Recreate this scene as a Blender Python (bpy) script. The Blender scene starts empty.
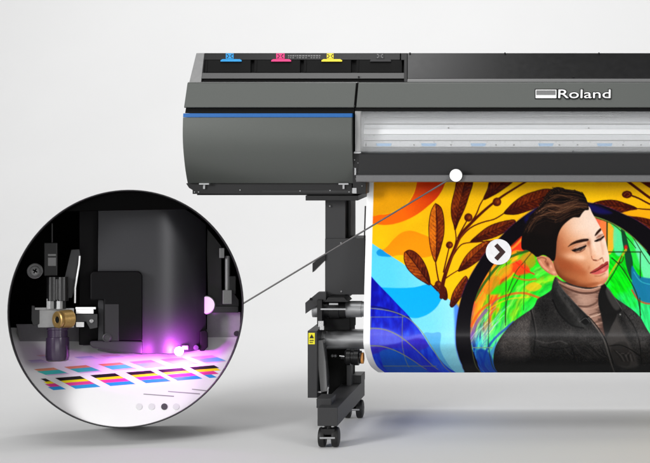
import bpy, bmesh, math, random
import numpy as np
from mathutils import Vector, Matrix

# ---------------------------------------------------------------------------
# CAMERA, WORLD, LAMPS, EXPOSURE
# ---------------------------------------------------------------------------
scene = bpy.context.scene
COL = scene.collection
F, D, XV, YH = 1863.0, 6.9, 650.0, 74.0      # focal length in photo pixels, distance, principal point
H = 373.5*(D-.25)/F                          # camera height: the front caster stands on the floor
R = math.radians
cd = bpy.data.cameras.new("camera"); cam = bpy.data.objects.new("camera", cd); COL.objects.link(cam)
cam.location = (0, -D, H); cam.rotation_euler = (R(90), 0, 0)
cd.sensor_fit = 'HORIZONTAL'; cd.sensor_width = 36; cd.lens = 36*F/650
cd.shift_x = -.5; cd.shift_y = -157.5/650; cd.clip_end = 200; cd.clip_start = .05
scene.camera = cam

world = bpy.data.worlds.new("World"); scene.world = world; world.use_nodes = True
bg = world.node_tree.nodes["Background"]; bg.inputs[0].default_value = (1, .99, .98, 1); bg.inputs[1].default_value = .16

def area(name, loc, target, sx, sy, power, col=(1, 1, 1), spread=180):
    l = bpy.data.lights.new(name, 'AREA'); l.shape = 'RECTANGLE'; l.size, l.size_y, l.energy, l.color = sx, sy, power, col
    l.spread = R(spread)
    o = bpy.data.objects.new(name, l); COL.objects.link(o); o.location = loc
    o.rotation_euler = (Vector(target)-Vector(loc)).to_track_quat('-Z', 'Y').to_euler()
    return o
area("left_softbox", (-6.2, -6.0, 3.0), (-.8, 0, .9), 2.0, 2.4, 480)
area("right_softbox", (5.2, -6.4, 3.0), (-.4, 0, .9), 2.0, 2.4, 235)
area("top_softbox", (-1.5, -1.5, 4.4), (-1.3, -.1, 1.3), 4.6, 2.2, 12, spread=75)
area("backdrop_wash", (-1.9, 2.8, 5.4), (-1.5, 8.6, 2.3), 8.0, 1.2, 335)
area("sheen_strip", (-.4, -6.0, .60), (-.4, 0, .45), 4.5, .26, 34)  # added strip lamp, unseen, makes the sheen band on the print
area("lid_fill", (-1.5, .35, 4.2), (-1.2, .1, 1.4), 1.0, .8, 14)  # added lamp, unseen, gives the glossy lid its fading reflection
area("rear_floor_fill", (-.6, 3.2, 4.6), (-.5, 1.8, 0), 3.0, 1.2, 24, spread=100)  # added fill, unseen, lifts the floor behind the printer
scene.view_settings.view_transform = 'Standard'; scene.view_settings.look = 'None'
scene.view_settings.exposure = 0.0; scene.view_settings.gamma = 1.0
scene.cycles.max_bounces = 10; scene.cycles.transparent_max_bounces = 12

# ---------------------------------------------------------------------------
# helpers
# ---------------------------------------------------------------------------
def P(px, py, Y):
    u = (D+Y)/F
    return Vector(((px-XV)*u, Y, H-(py-YH)*u))
def lin(c):
    return tuple(((v/255)/12.92 if v/255 <= .04045 else ((v/255+.055)/1.055)**2.4) for v in c)
def mat(name, rgb, rough=.5, metal=0.0, var=.06, scale=60, spec=.5, coat=0.0, bump=0.0, emis=None, estr=0, stretch=None):
    m = bpy.data.materials.new(name); m.use_nodes = True; nt = m.node_tree; b = nt.nodes["Principled BSDF"]
    c = lin(rgb)
    tc = nt.nodes.new("ShaderNodeTexCoord"); mp = nt.nodes.new("ShaderNodeMapping"); nz = nt.nodes.new("ShaderNodeTexNoise")
    nt.links.new(tc.outputs["Object"], mp.inputs[0]); nt.links.new(mp.outputs[0], nz.inputs["Vector"])
    if stretch: mp.inputs["Scale"].default_value = stretch
    nz.inputs["Scale"].default_value = scale; nz.inputs["Detail"].default_value = 5
    rp = nt.nodes.new("ShaderNodeValToRGB"); nt.links.new(nz.outputs["Fac"], rp.inputs[0])
    rp.color_ramp.elements[0].position = .3; rp.color_ramp.elements[1].position = .7
    rp.color_ramp.elements[0].color = (*[v*(1-var) for v in c], 1); rp.color_ramp.elements[1].color = (*[min(1, v*(1+var)) for v in c], 1)
    nt.links.new(rp.outputs[0], b.inputs["Base Color"])
    mr = nt.nodes.new("ShaderNodeMapRange"); nt.links.new(nz.outputs["Fac"], mr.inputs[0])
    mr.inputs[3].default_value = max(.02, rough-.05); mr.inputs[4].default_value = min(1, rough+.05)
    nt.links.new(mr.outputs[0], b.inputs["Roughness"])
    b.inputs["Metallic"].default_value = metal; b.inputs["Specular IOR Level"].default_value = spec; b.inputs["Coat Weight"].default_value = coat
    if bump:
        bp = nt.nodes.new("ShaderNodeBump"); bp.inputs["Strength"].default_value = bump; bp.inputs["Distance"].default_value = .001
        nt.links.new(nz.outputs["Fac"], bp.inputs["Height"]); nt.links.new(bp.outputs[0], b.inputs["Normal"])
    if emis:
        b.inputs["Emission Color"].default_value = (*lin(emis), 1); b.inputs["Emission Strength"].default_value = estr
    return m

class MB:
    """collects solids and links them as ONE mesh object"""
    P = staticmethod(P); push = Vector((0, 1, 0))
    def __init__(s): s.bm = bmesh.new(); s.mi = 0
    def face(s, vs):
        f = s.bm.faces.new(vs); f.material_index = s.mi; return f
    def hull2(s, A, B):
        a = [s.bm.verts.new(v) for v in A]; b = [s.bm.verts.new(v) for v in B]; n = len(a)
        s.face(a); s.face(b[::-1])
        for i in range(n): s.face((a[i], b[i], b[(i+1) % n], a[(i+1) % n]))
        return s
    def prism(s, pts, Y, depth):               # outline in the photo's plane at distance Y, pushed back by depth
        A = [s.P(x, y, Y(x, y) if callable(Y) else Y) for x, y in pts]
        return s.hull2(A, [v+s.push*depth for v in A])
    def box(s, x0, y0, x1, y1, Y, depth): return s.prism([(x0, y0), (x1, y0), (x1, y1), (x0, y1)], Y, depth)
    def wbox(s, x0, x1, y0, y1, z0, z1):
        A = [Vector(v) for v in ((x0, y0, z0), (x1, y0, z0), (x1, y0, z1), (x0, y0, z1))]
        return s.hull2(A, [v+Vector((0, y1-y0, 0)) for v in A])
    def xprism(s, prof, X0, X1):               # (photo row, Y) profile run along X
        A = [Vector((X0, Y, P(XV, y, Y).z)) for y, Y in prof]
        return s.hull2(A, [Vector((X1, v.y, v.z)) for v in A])
    def plan(s, pts, z0, z1):                  # (X, Y) outline run upwards
        return s.hull2([Vector((x, y, z0)) for x, y in pts], [Vector((x, y, z1)) for x, y in pts])
    def cyl(s, p0, p1, r0, r1=None, n=28):
        r1 = r0 if r1 is None else r1; p0, p1 = Vector(p0), Vector(p1); a = (p1-p0).normalized()
        u = a.orthogonal().normalized(); w = a.cross(u)
        ring = lambda p, r: [p+(u*math.cos(2*math.pi*i/n)+w*math.sin(2*math.pi*i/n))*r for i in range(n)]
        return s.hull2(ring(p0, r0), ring(p1, r1))
    def lathe(s, p0, axis, prof, n=32, close=False):   # prof: (distance along axis, radius)
        p0, a = Vector(p0), Vector(axis).normalized(); u = a.orthogonal().normalized(); w = a.cross(u)
        rings = [[s.bm.verts.new(p0+a*t+(u*math.cos(2*math.pi*i/n)+w*math.sin(2*math.pi*i/n))*r) for i in range(n)] for t, r in prof]
        for A, B in zip(rings, rings[1:]+([rings[0]] if close else [])):
            for i in range(n): s.face((A[i], B[i], B[(i+1) % n], A[(i+1) % n]))
        if not close: s.face(rings[0]); s.face(rings[-1][::-1])
        return s
    def tube(s, pts, r, n=10):
        pts = [Vector(p) for p in pts]; rings = []; u = None
        for i, p in enumerate(pts):
            t = (pts[min(i+1, len(pts)-1)]-pts[max(i-1, 0)]).normalized()
            u = t.orthogonal().normalized() if u is None else (u-t*u.dot(t)).normalized(); w = t.cross(u)
            rings.append([s.bm.verts.new(p+(u*math.cos(2*math.pi*k/n)+w*math.sin(2*math.pi*k/n))*r) for k in range(n)])
        for A, B in zip(rings, rings[1:]):
            for k in range(n): s.face((A[k], B[k], B[(k+1) % n], A[(k+1) % n]))
        s.face(rings[0]); s.face(rings[-1][::-1]); return s
    def build(s, name, m, parent=None, bevel=0.0, smooth=True, seg=2):
        bmesh.ops.recalc_face_normals(s.bm, faces=s.bm.faces[:])
        me = bpy.data.meshes.new(name); s.bm.to_mesh(me); s.bm.free()
        o = bpy.data.objects.new(name, me); COL.objects.link(o)
        for k in (m if isinstance(m, (list, tuple)) else [m]): me.materials.append(k)
        if smooth:
            me.polygons.foreach_set("use_smooth", [True]*len(me.polygons))
            try: me.set_sharp_from_angle(angle=R(32))
            except Exception: pass
        if bevel:
            b = o.modifiers.new("bevel", 'BEVEL'); b.width = bevel; b.segments = seg; b.limit_method = 'ANGLE'; b.angle_limit = R(35); b.harden_normals = True
        if parent is not None:
            o.parent = parent
            q = parent
            while q.parent: q = q.parent
            if parent.parent is None: o.location = -Vector(parent.location)
        return o
def tag(o, label, cat=None, group=None, kind=None):
    if label: o["label"] = label
    if cat: o["category"] = cat
    if group: o["group"] = group
    if kind: o["kind"] = kind
    return o
def thing(name, loc, label, cat, group=None):
    o = bpy.data.objects.new(name, None); COL.objects.link(o); o.location = loc; o.empty_display_size = .1
    return tag(o, label, cat, group)
def text_mesh(name, body, x0, y0, x1, y1, Y, thick, m, parent, offset=0.0, grow=0.0):
    """lettering fitted into a box of the photo's plane"""
    cu = bpy.data.curves.new(name, 'FONT'); cu.body = body; cu.extrude = .02; cu.offset = offset; cu.resolution_u = 6
    t = bpy.data.objects.new(name, cu); COL.objects.link(t)
    bpy.context.view_layer.update()
    me = bpy.data.meshes.new_from_object(t.evaluated_get(bpy.context.evaluated_depsgraph_get()))
    bpy.data.objects.remove(t); bpy.data.curves.remove(cu)
    n = len(me.vertices); co = np.empty(n*3, 'f'); me.vertices.foreach_get("co", co); co = co.reshape(-1, 3)
    lo, hi = co.min(0), co.max(0); Yr = Y(0, (y0+y1)/2) if callable(Y) else Y; a, b = P(x0-grow, y1+grow, Yr), P(x1+grow, y0-grow, Yr)
    out = np.empty_like(co)
    out[:, 0] = a.x+(co[:, 0]-lo[0])/(hi[0]-lo[0])*(b.x-a.x); out[:, 2] = a.z+(co[:, 1]-lo[1])/(hi[1]-lo[1])*(b.z-a.z)
    row = y1+grow-(co[:, 1]-lo[1])/(hi[1]-lo[1])*(y1-y0+2*grow)
    out[:, 1] = (np.array([Y(0, r_) for r_ in row]) if callable(Y) else Y)-(co[:, 2]-lo[2])/(hi[2]-lo[2])*thick
    me.vertices.foreach_set("co", out.ravel()); me.update(); me.materials.clear(); me.materials.append(m)
    o = bpy.data.objects.new(name, me); COL.objects.link(o); o.parent = parent
    if parent.parent is None: o.location = -Vector(parent.location)
    return o

# materials -------------------------------------------------------------------
M = {
 'backdrop': mat('backdrop_paper', (221, 221, 221), .8, var=.012, scale=1.3, spec=.12),
 'cover':    mat('satin_grey_green_cover', (86, 89, 86), .42, .35, .03, 300, .45, bump=.03),
 'blue':     mat('blue_accent', (5, 88, 156), .5, 0, .02),
 'black':    mat('black_plastic', (13, 13, 14), .42, 0, .1, 120, .4),
 'deep':     mat('matt_black', (9, 9, 9), .7, 0, .1, 90, .2),
 'pitch':    mat('black_flocking', (3, 3, 3), .9, 0, .1, 90, .05),
 'gloss':    mat('gloss_black', (16, 16, 17), .3, 0, .05, 40, .5),
 'apron':    mat('charcoal_sheet_metal', (27, 27, 28), .5, .2, .06, 200, .4, bump=.04),
 'steel':    mat('powder_coated_dark_steel', (50, 50, 51), .5, .1, .05, 380, .35, bump=.06),
 'lever':    mat('mid_grey_steel', (120, 120, 120), .45, .3, .05, 200, .4),
 'lip':      mat('lip_grey', (104, 104, 105), .45, .3, .04, 120, .4),
 'ledge':    mat('ledge_grey', (92, 92, 92), .5, .2, .05, 200, .4),
 'alu':      mat('brushed_aluminium', (172, 173, 174), .36, .75, .05, 30, .5, stretch=(.05, 60, 60)),
 'silver':   mat('silver_panel', (150, 150, 150), .4, .6, .04, 80, .5),
 'rail_l':   mat('rail_pale', (206, 207, 208), .34, .35, .04, 26, .5, stretch=(.04, 60, 60)),
 'rail_m':   mat('rail_mid', (150, 151, 152), .4, .5, .05, 26, .5, stretch=(.04, 60, 60)),
 'rail_w':   mat('rail_white', (244, 244, 244), .3, .1, .02, 26, .5, stretch=(.04, 60, 60)),
 'white':    mat('white_lacquer', (246, 246, 246), .4, 0, .01, 60),
 'cyan': mat('cyan_label', (30, 150, 216), .4), 'magenta': mat('magenta_label', (226, 40, 122), .4), 'yellow': mat('yellow_label', (244, 220, 20), .4),
 'dullblue': mat('pale_blue_label', (112, 158, 198), .5), 'warn': mat('warning_yellow', (226, 216, 30), .5), 'orange': mat('orange_end', (206, 140, 70), .5),
 'rubber':   mat('black_rubber', (16, 16, 16), .55, 0, .15, 150, .4), 'chrome': mat('chrome', (205, 205, 206), .25, .75, .02, 20),
 'brass':    mat('brass', (170, 138, 84), .4, .7, .04, 60), 'smoke': mat('smoked_plastic', (52, 40, 60), .2, 0, .1, 90, .5),
 'paper':    mat('test_paper', (240, 240, 240), .6, 0, .012, 9, .3),
}
# ---------------------------------------------------------------------------
# THE PRINT: drawn as vector shapes onto a grid (one value per mesh vertex)
# canvas units are millimetre-like steps of the sheet (CX0..CX1 across, CY0..CY1 down)
# ---------------------------------------------------------------------------
CX0, CX1, CY0, CY1, RES = 360.0, 862.0, 176.0, 378.0, 2.4
class Canvas:
    def __init__(s):
        s.w = int((CX1-CX0)*RES); s.h = int((CY1-CY0)*RES)
        xs = CX0 + (np.arange(s.w)+.5)/RES; ys = CY0 + (np.arange(s.h)+.5)/RES
        s.X, s.Y = np.meshgrid(xs, ys)
        s.img = np.zeros((s.h, s.w, 3)) ; s.clip = None
    def win(s, x0, y0, x1, y1):
        i0 = max(0, int((x0-CX0)*RES)); i1 = min(s.w, int((x1-CX0)*RES)+2)
        j0 = max(0, int((y0-CY0)*RES)); j1 = min(s.h, int((y1-CY0)*RES)+2)
        return slice(j0, max(j0, j1)), slice(i0, max(i0, i1))
    def blend(s, sl, m, col):
        if s.clip is not None: m = m*s.clip[sl]
        col = np.asarray(col, float)
        if col.ndim == 1: col = col/255.0
        s.img[sl] = s.img[sl]*(1-m[..., None]) + col*m[..., None]
    def mask(s, pts, soft=.5, closed=True, smooth=True):
        P = spline(pts, closed) if smooth else np.array(pts, float)
        pad = soft+1
        sl = s.win(P[:, 0].min()-pad, P[:, 1].min()-pad, P[:, 0].max()+pad, P[:, 1].max()+pad)
        x, y = s.X[sl], s.Y[sl]
        d2 = np.full(x.shape, 1e9); ins = np.zeros(x.shape, bool)
        Q = np.roll(P, -1, 0)
        for (ax, ay), (bx, by) in zip(P, Q):
            dx, dy = bx-ax, by-ay; L = dx*dx+dy*dy+1e-12
            t = np.clip(((x-ax)*dx+(y-ay)*dy)/L, 0, 1)
            d2 = np.minimum(d2, (x-ax-t*dx)**2+(y-ay-t*dy)**2)
            if ay != by:
                c = ((ay > y) != (by > y)) & (x < dx*(y-ay)/(by-ay)+ax)
                ins ^= c
        d = np.sqrt(d2); d = np.where(ins, -d, d)
        t = np.clip(.5-d/max(soft, 1e-3), 0, 1)
        return sl, t*t*(3-2*t)
    def poly(s, pts, col, soft=.5, a=1, smooth=True):
        sl, m = s.mask(pts, soft, True, smooth)
        if callable(col): col = col(s.X[sl], s.Y[sl])
        s.blend(sl, m*a, col)
    def line(s, pts, w, col, a=1, w2=None, soft=.5, smooth=True):
        P = spline(pts, False) if smooth and len(pts) > 2 else np.array(pts, float)
        w2 = w if w2 is None else w2; wm = max(w, w2)
        pad = wm+soft+1
        sl = s.win(P[:, 0].min()-pad, P[:, 1].min()-pad, P[:, 0].max()+pad, P[:, 1].max()+pad)
        x, y = s.X[sl], s.Y[sl]; d = np.full(x.shape, 1e9); n = len(P)-1
        for k in range(n):
            (ax, ay), (bx, by) = P[k], P[k+1]
            dx, dy = bx-ax, by-ay; L = dx*dx+dy*dy+1e-12
            t = np.clip(((x-ax)*dx+(y-ay)*dy)/L, 0, 1)
            wk = w+(w2-w)*(k+t)/n
            d = np.minimum(d, np.hypot(x-ax-t*dx, y-ay-t*dy)-wk/2)
        t = np.clip(.5-d/max(soft, 1e-3), 0, 1)
        s.blend(sl, t*t*(3-2*t)*a, col)
    def blob(s, cx, cy, rx, ry, col, a=1, rot=0, p=1.0):
        R = max(rx, ry)*1.6
        sl = s.win(cx-R, cy-R, cx+R, cy+R)
        x, y = s.X[sl]-cx, s.Y[sl]-cy; c, n = math.cos(rot), math.sin(rot)
        u, v = (x*c+y*n)/rx, (-x*n+y*c)/ry
        s.blend(sl, np.exp(-1.6*(u*u+v*v)**p)*a, col)
def spline(pts, closed, k=6):
    p = np.array(pts, float); n = len(p)
    if n < 3: return p
    out = []
    for i in range(n if closed else n-1):
        g = (lambda j: p[j % n]) if closed else (lambda j: p[min(max(j, 0), n-1)])
        a, b, c, d = g(i-1), g(i), g(i+1), g(i+2)
        for t in np.arange(k)/k:
            out.append(.5*((2*b)+(-a+c)*t+(2*a-5*b+4*c-d)*t*t+(-a+3*b-3*c+d)*t**3))
    if not closed: out.append(p[-1])
    return np.array(out)
def vnoise(x, y, seed=0):
    xi, yi = np.floor(x).astype(np.int64), np.floor(y).astype(np.int64); fx, fy = x-xi, y-yi
    fx = fx*fx*(3-2*fx); fy = fy*fy*(3-2*fy)
    def h(a, b):
        n = (a*374761393+b*668265263+seed*974711) & 0x7fffffff
        n = ((n ^ (n >> 13))*1274126177) & 0x7fffffff
        return ((n ^ (n >> 16)) & 0xffff)/65535.0
    return (h(xi, yi)*(1-fx)+h(xi+1, yi)*fx)*(1-fy)+(h(xi, yi+1)*(1-fx)+h(xi+1, yi+1)*fx)*fy
def fbm(x, y, seed=0, o=3): return sum(vnoise(x*2**i, y*2**i, seed+i)*.5**i for i in range(o))/sum(.5**i for i in range(o))
def ramp(t, stops):
    ks = [k for k, _ in stops]; cs = np.array([c for _, c in stops], float)/255
    return np.stack([np.interp(t, ks, cs[:, i]) for i in range(3)], -1)
def mix(c1, c2, t): return np.asarray(c1, float)/255*(1-t[..., None])+np.asarray(c2, float)/255*t[..., None]

def leaf(C, pts, rib, c_dark=(58, 9, 3), c_mid=(134, 48, 8), c_lit=(228, 116, 14), lit=.5, edge=(38, 6, 2), axis=None):
    sl, m = C.mask(pts, .6)
    x, y = C.X[sl], C.Y[sl]; P = np.array(rib, float); a, b = P[0], P[-1]
    d = (b-a)/np.linalg.norm(b-a); L = np.linalg.norm(b-a)
    t = ((x-a[0])*d[0]+(y-a[1])*d[1])/L; sd = (x-a[0])*-d[1]+(y-a[1])*d[0]
    vein = .5+.5*np.sin((t*L+np.abs(sd)*1.1)*1.55)
    n = fbm(x*.5, y*.5, 5)
    k = np.clip(lit*.9+.35*np.sign(sd)*lit+.55*(n-.5)+.18*(vein-.5)-.75*np.clip(t-.55, 0, 1), 0, 1)
    C.blend(sl, m, ramp(k, [(0, c_dark), (.5, c_mid), (1, c_lit)]))
    C.line(list(pts)+[pts[0]], .8, edge, .85)
    C.line(rib, 1.0, edge, .8, .5)
    for i in range(2, int(L/4.5)):
        f = i*4.5/L; p = a+(b-a)*f; nrm = np.array([-d[1], d[0]])
        for sg in (-1, 1):
            q = p+nrm*sg*3.2-d*3.0
            C.line([tuple(p), tuple(q)], .45, edge, .35)

def paint_print():
    C = Canvas(); X, Y = C.X, C.Y; full = (slice(0, C.h), slice(0, C.w)); one = np.ones_like(X)
    # golden ground
    C.img[:] = mix((255, 200, 6), (246, 178, 8), np.clip(fbm(X*.03, Y*.03, 2)*1.5-.4, 0, 1))
    # concentric orange band in the upper left corner
    C.poly([(360, 214), (371, 214), (383, 214.5), (395, 211), (405, 205), (412, 194), (415, 182), (416, 170), (444, 170), (443, 184), (437, 196), (428, 205),
            (415, 215), (400, 222), (385, 225), (371, 223.5), (360, 222)],
           lambda x, y: mix((255, 104, 4), (206, 52, 8), np.clip((x-395)/45+(205-y)/60, 0, 1)), .6)
    C.poly([(360, 170), (414, 170), (414.5, 182), (411, 194), (404, 205), (394, 210.5), (382, 214), (360, 213.5)], (236, 160, 6), .6)
    C.poly([(374, 254), (385, 248), (394, 238), (402, 232), (411, 230.8), (421, 234), (430, 238), (437, 246), (434, 254), (424, 257.5), (410, 256), (398, 255), (386, 258)], (255, 148, 4), .6)
    # pale blue field
    C.poly([(355, 231), (369.5, 242), (386, 253), (402, 263), (420, 277), (432, 287), (442.5, 294.5), (452, 301), (459.5, 308), (462, 320), (462, 345), (468, 385), (355, 385)],
           lambda x, y: mix((86, 208, 252), (150, 230, 248), np.clip((x-390)/70+.25*(fbm(x*.06, y*.06, 9)-.5), 0, 1)), .6, smooth=False)
    C.poly([(376, 252), (380, 249), (386, 253), (391, 256.5), (384, 256.5), (378, 255.5)], (10, 150, 222), .5)
    C.poly([(366, 284), (380, 287), (400, 288), (416, 287), (430, 284.5), (442, 294), (440, 303), (434, 310.5), (425, 316), (414, 318), (402, 312), (388, 298)], (0, 172, 252), .6)
    # right rim of the pale field
    C.poly([(455, 304), (460, 308), (463, 330), (466, 380), (461, 380), (457, 350), (455.5, 325)], (58, 120, 238), 3, .8)
    C.poly([(424, 336), (434, 333), (442, 333.5), (441, 350), (446, 372), (430, 372)], (70, 160, 226), 1.2, .7)
    # deep blue corner
    def blue(x, y):
        n = fbm(x*.35, y*.12, 3); n2 = fbm(x*.07, y*.07, 8)
        k = np.clip((y-290)/60, 0, 1)*.6+.7*(n-.5)+.6*(n2-.5)
        return ramp(k, [(0, (4, 4, 158)), (.35, (14, 34, 206)), (.8, (34, 84, 236))])
    edge = [(355, 262), (369, 274), (378, 283.5), (390, 295.5), (400, 306), (408, 314), (415, 323), (422, 332), (430, 345), (437, 357), (443, 367), (448, 376), (450, 390), (355, 390)]
    C.poly(edge, blue, .7)
    sl, m = C.mask(edge, .7); keep = np.zeros((C.h, C.w)); keep[sl] = m; C.clip = keep
    C.poly([(355, 332), (385, 328), (405, 336), (425, 333), (445, 330), (444, 338), (415, 340), (392, 345), (355, 350)], (104, 100, 224), 3, .75)
    C.poly([(355, 350), (395, 344), (420, 338), (430, 345), (420, 350), (398, 348), (380, 352), (355, 360)], (58, 28, 176), 2.5, .7)
    C.poly([(380, 352), (390, 349), (402, 354), (413, 363), (424, 380), (380, 380), (379, 360)], (22, 92, 196), 1.2, .85)
    C.poly([(404, 341), (414, 347), (424, 358), (434, 378), (424, 378), (412, 362), (398, 350)], (40, 44, 200), 1.5, .6)
    C.line([(360, 306), (378, 307), (392, 310.5), (404, 316), (410, 317)], 1.6, (4, 6, 96), .8)
    C.clip = None
    gold = (150, 156, 92)
    for p, w in (([(366, 308), (380, 309), (395, 312), (408, 317.5), (416, 324), (424, 333), (432, 346), (438, 360), (442, 374)], .9),
                 ([(362, 328.5), (380, 328.5), (393, 332), (405, 339), (414, 347), (422, 356), (431, 369)], 1.0),
                 ([(362, 346), (380, 346), (392, 349), (402, 354), (412, 361.5), (419, 369)], 1.0)): C.line(p, w, gold, .8)
    for p in ([(364, 317), (405, 317)], [(378, 366), (432, 366)], [(403.5, 316), (403.5, 367)], [(372, 317), (372, 330)]): C.line(p, .8, gold, .6)
    # branch: leaves, stem, berries
    stem = (74, 16, 4)
    leaf(C, [(434, 203.5), (440, 208), (443, 220), (443.2, 234), (440.5, 247), (437.5, 257), (435.3, 262), (432, 255), (429, 242), (428, 225), (430, 211)], [(434.5, 205), (436.5, 230), (435.6, 261)], lit=.78)
    leaf(C, [(404, 252.5), (409, 250), (416, 253), (423, 261), (428, 272), (430.5, 284.5), (424, 282), (415, 276), (407.5, 268.5), (404, 260)], [(405.5, 252), (416, 265), (429, 283)], lit=.5)
    leaf(C, [(456, 180), (453, 192), (450.3, 205), (450.5, 216), (453, 225), (454.5, 230), (458, 221), (463, 210), (467, 198), (471, 180)], [(464, 181), (458, 207), (454.5, 229)], lit=.34)
    leaf(C, [(490, 180), (486, 190), (482.5, 199.5), (491, 196), (501, 190), (512, 180)], [(505, 180), (493, 191), (483.5, 199)], lit=.16)
    leaf(C, [(503, 213.5), (510, 205), (520, 197), (532, 192), (548, 189), (560, 196), (545, 204), (530, 210), (515, 214.5)], [(545, 196), (525, 204), (504, 213)], lit=.2)
    leaf(C, [(470, 241.5), (478, 234), (488, 226.5), (500, 222), (514, 220), (512, 227), (497, 236), (482, 240.5)], [(512, 222), (492, 231), (471, 241)], lit=.26)
    leaf(C, [(458, 271), (465, 257), (475, 247), (488, 241), (490, 250), (478, 261), (466, 269)], [(486, 244), (472, 257), (459, 270)], lit=.42)
    leaf(C, [(450.5, 305), (453, 294), (458, 285), (466, 276), (468, 286), (460, 299), (453.5, 307)], [(466, 279), (458, 292), (452, 305)], lit=.4)
    leaf(C, [(442, 297), (438, 290), (434, 286), (440, 284), (446, 288), (448, 297), (446, 300)], [(437, 286), (446, 298)], lit=.3)
    for p, w, w2 in (([(442, 297), (443, 284), (447, 269), (453, 252), (461, 234), (470, 223.5), (484, 210), (499, 198), (512, 189.5), (526, 181)], 4.2, 1.8),
                     ([(435.3, 261), (437, 272), (440, 286)], 1.2, 1.4), ([(470, 223), (475.5, 214), (479, 205), (483, 198)], 1.6, 1.0),
                     ([(456, 243), (465, 232), (473, 226), (483, 222), (494, 219), (503, 213.5)], 1.5, 1.2), ([(452, 257), (459, 246.5), (466, 243), (484, 241.5), (500, 240)], 1.3, 1.0),
                     ([(454.4, 229), (455.5, 240), (453, 250)], 1.1, 1.1), ([(445, 279), (452, 274), (462, 268)], 1.2, .9), ([(449, 246), (446.5, 258), (443.5, 272)], 1.1, 1.4),
                     ([(467, 219), (461, 230), (457, 238)], 1.2, 1.4), ([(430, 283), (438, 291)], 1.1, 1.3)):
        C.line(p, w, stem, 1, w2)
    C.line([(446, 272), (453, 254), (461, 236), (470, 225.5)], .8, (150, 60, 14), .6)
    for x, y, r in ((449, 245, 3.6), (467.5, 217.5, 4.2), (496, 202, 4.4), (438.5, 284, 3.4)):
        o = [(x+r*math.cos(k), y+r*math.sin(k)) for k in np.linspace(0, 2*math.pi, 9)[:-1]]
        C.poly(o, (70, 16, 4), .6); C.blob(x+.8, y-.2, r*.62, r*.62, (176, 82, 14), .9)
        C.line([(x-r*.3, y+r*.5), (x+r*.2, y-r*.5)], .6, (60, 12, 2), .7)
    # upper right sprig
    leaf(C, [(588, 205.5), (598, 201.5), (612, 200), (624, 203), (637, 208.5), (628, 212.5), (610, 211), (595, 208)], [(592, 204), (614, 206), (636, 208.5)], lit=.22)
    leaf(C, [(628, 216), (640, 216), (656, 222), (676, 232), (672, 240), (655, 234), (640, 226)], [(632, 217), (652, 226), (672, 236)], lit=.22)
    C.poly([(621, 213.5), (634, 210), (650, 209.5), (668, 212), (660, 220), (640, 217), (630, 216)], (255, 176, 8), 1.0)
    C.line([(628, 194.5), (638, 198), (652, 205), (672, 212)], 1.7, stem); C.line([(626, 180), (638, 189), (652, 199), (670, 208)], 2.6, stem)
    C.line([(642, 180), (655, 188), (672, 196)], 5, stem); C.line([(636, 208.5), (650, 209.5), (670, 210)], 1.2, stem)
    o = [(627+5.2*math.cos(k), 194.5+3.8*math.sin(k)) for k in np.linspace(0, 2*math.pi, 9)[:-1]]
    C.poly(o, (74, 14, 4), .6); C.line([(624, 195), (627, 192.5), (630, 194.5), (627, 196.5)], .6, (170, 74, 16), .7)
    # arched window: black ring, then the coloured glass
    outer = [(464, 400), (459, 365), (457, 342), (457.3, 325), (459.5, 308), (464, 291), (472, 273), (485, 253), (500, 237), (514, 223.5), (528, 213), (545, 204), (566, 199), (588, 202.5),
             (604, 206), (621, 213), (636, 220), (652, 231), (668, 246), (684, 270), (694, 300), (698, 340), (698, 400)]
    inner = [(484, 400), (475.5, 362), (471.5, 338), (472.3, 315), (477, 295), (485, 278), (497, 260), (510, 246.5), (523, 235), (540, 225), (566, 217), (592, 216.5),
             (605, 220.5), (620, 228), (634, 238.5), (646, 251), (658, 270), (668, 300), (671, 340), (668, 400)]
    C.poly(outer, (50, 24, 190), 3.0, .75); C.poly(outer, (7, 4, 10), 1.0)
    C.poly([(589, 204), (600, 207), (612, 213), (600, 214), (590, 210)], (20, 14, 96), 4, .8); C.poly([(524, 218), (534, 209), (538, 214), (528, 224)], (18, 12, 92), 4, .7)
    def glass(x, y):
        cx, cy = 566, 352
        r = np.hypot((x-cx)/98, (y-cy)/134); th = np.arctan2(y-cy, x-cx)
        n = fbm(th*6+3, r*14, 21)-.5; s = fbm(th*8+r*3, r*62, 31)-.5; q = fbm(x*.05, y*.05, 41)-.5
        t = r+.09*n+.06*s+.10*q
        left = ramp(t, [(.44, (60, 226, 90)), (.52, (24, 220, 40)), (.58, (150, 220, 30)), (.62, (40, 224, 40)), (.67, (120, 236, 70)), (.70, (20, 226, 40)), (.755, (44, 226, 10)), (.79, (150, 214, 10)), (.82, (236, 70, 20)), (.85, (246, 150, 14)), (.885, (80, 212, 20)),
                        (.92, (236, 176, 20)), (.955, (244, 148, 24)), (.985, (250, 120, 20)), (1.03, (250, 60, 24))])
        low = np.clip((y-304)/40-(x-472)/110+.9*n, 0, 1)[..., None]
        teal = ramp(np.clip(.5+1.3*s+1.0*n+(x-488)/60, 0, 1), [(0, (26, 60, 206)), (.28, (50, 160, 236)), (.5, (70, 220, 216)), (.75, (110, 240, 190)), (1, (70, 230, 110))])
        left = left*(1-low)+teal*low
        right = ramp(np.clip((y-232)/70+.5*n+.5*q, 0, 1), [(0, (70, 226, 90)), (.35, (2, 214, 26)), (.75, (0, 230, 12)), (1, (40, 232, 120))])
        w = np.clip((x-575)/20, 0, 1)[..., None]
        c = left*(1-w)+right*w
        return np.clip(c*(1+.6*s[..., None]), 0, 1)
    C.poly(inner, glass, .7)
    sl, m = C.mask(inner, .7); keep = np.zeros((C.h, C.w)); keep[sl] = m; C.clip = keep
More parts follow.
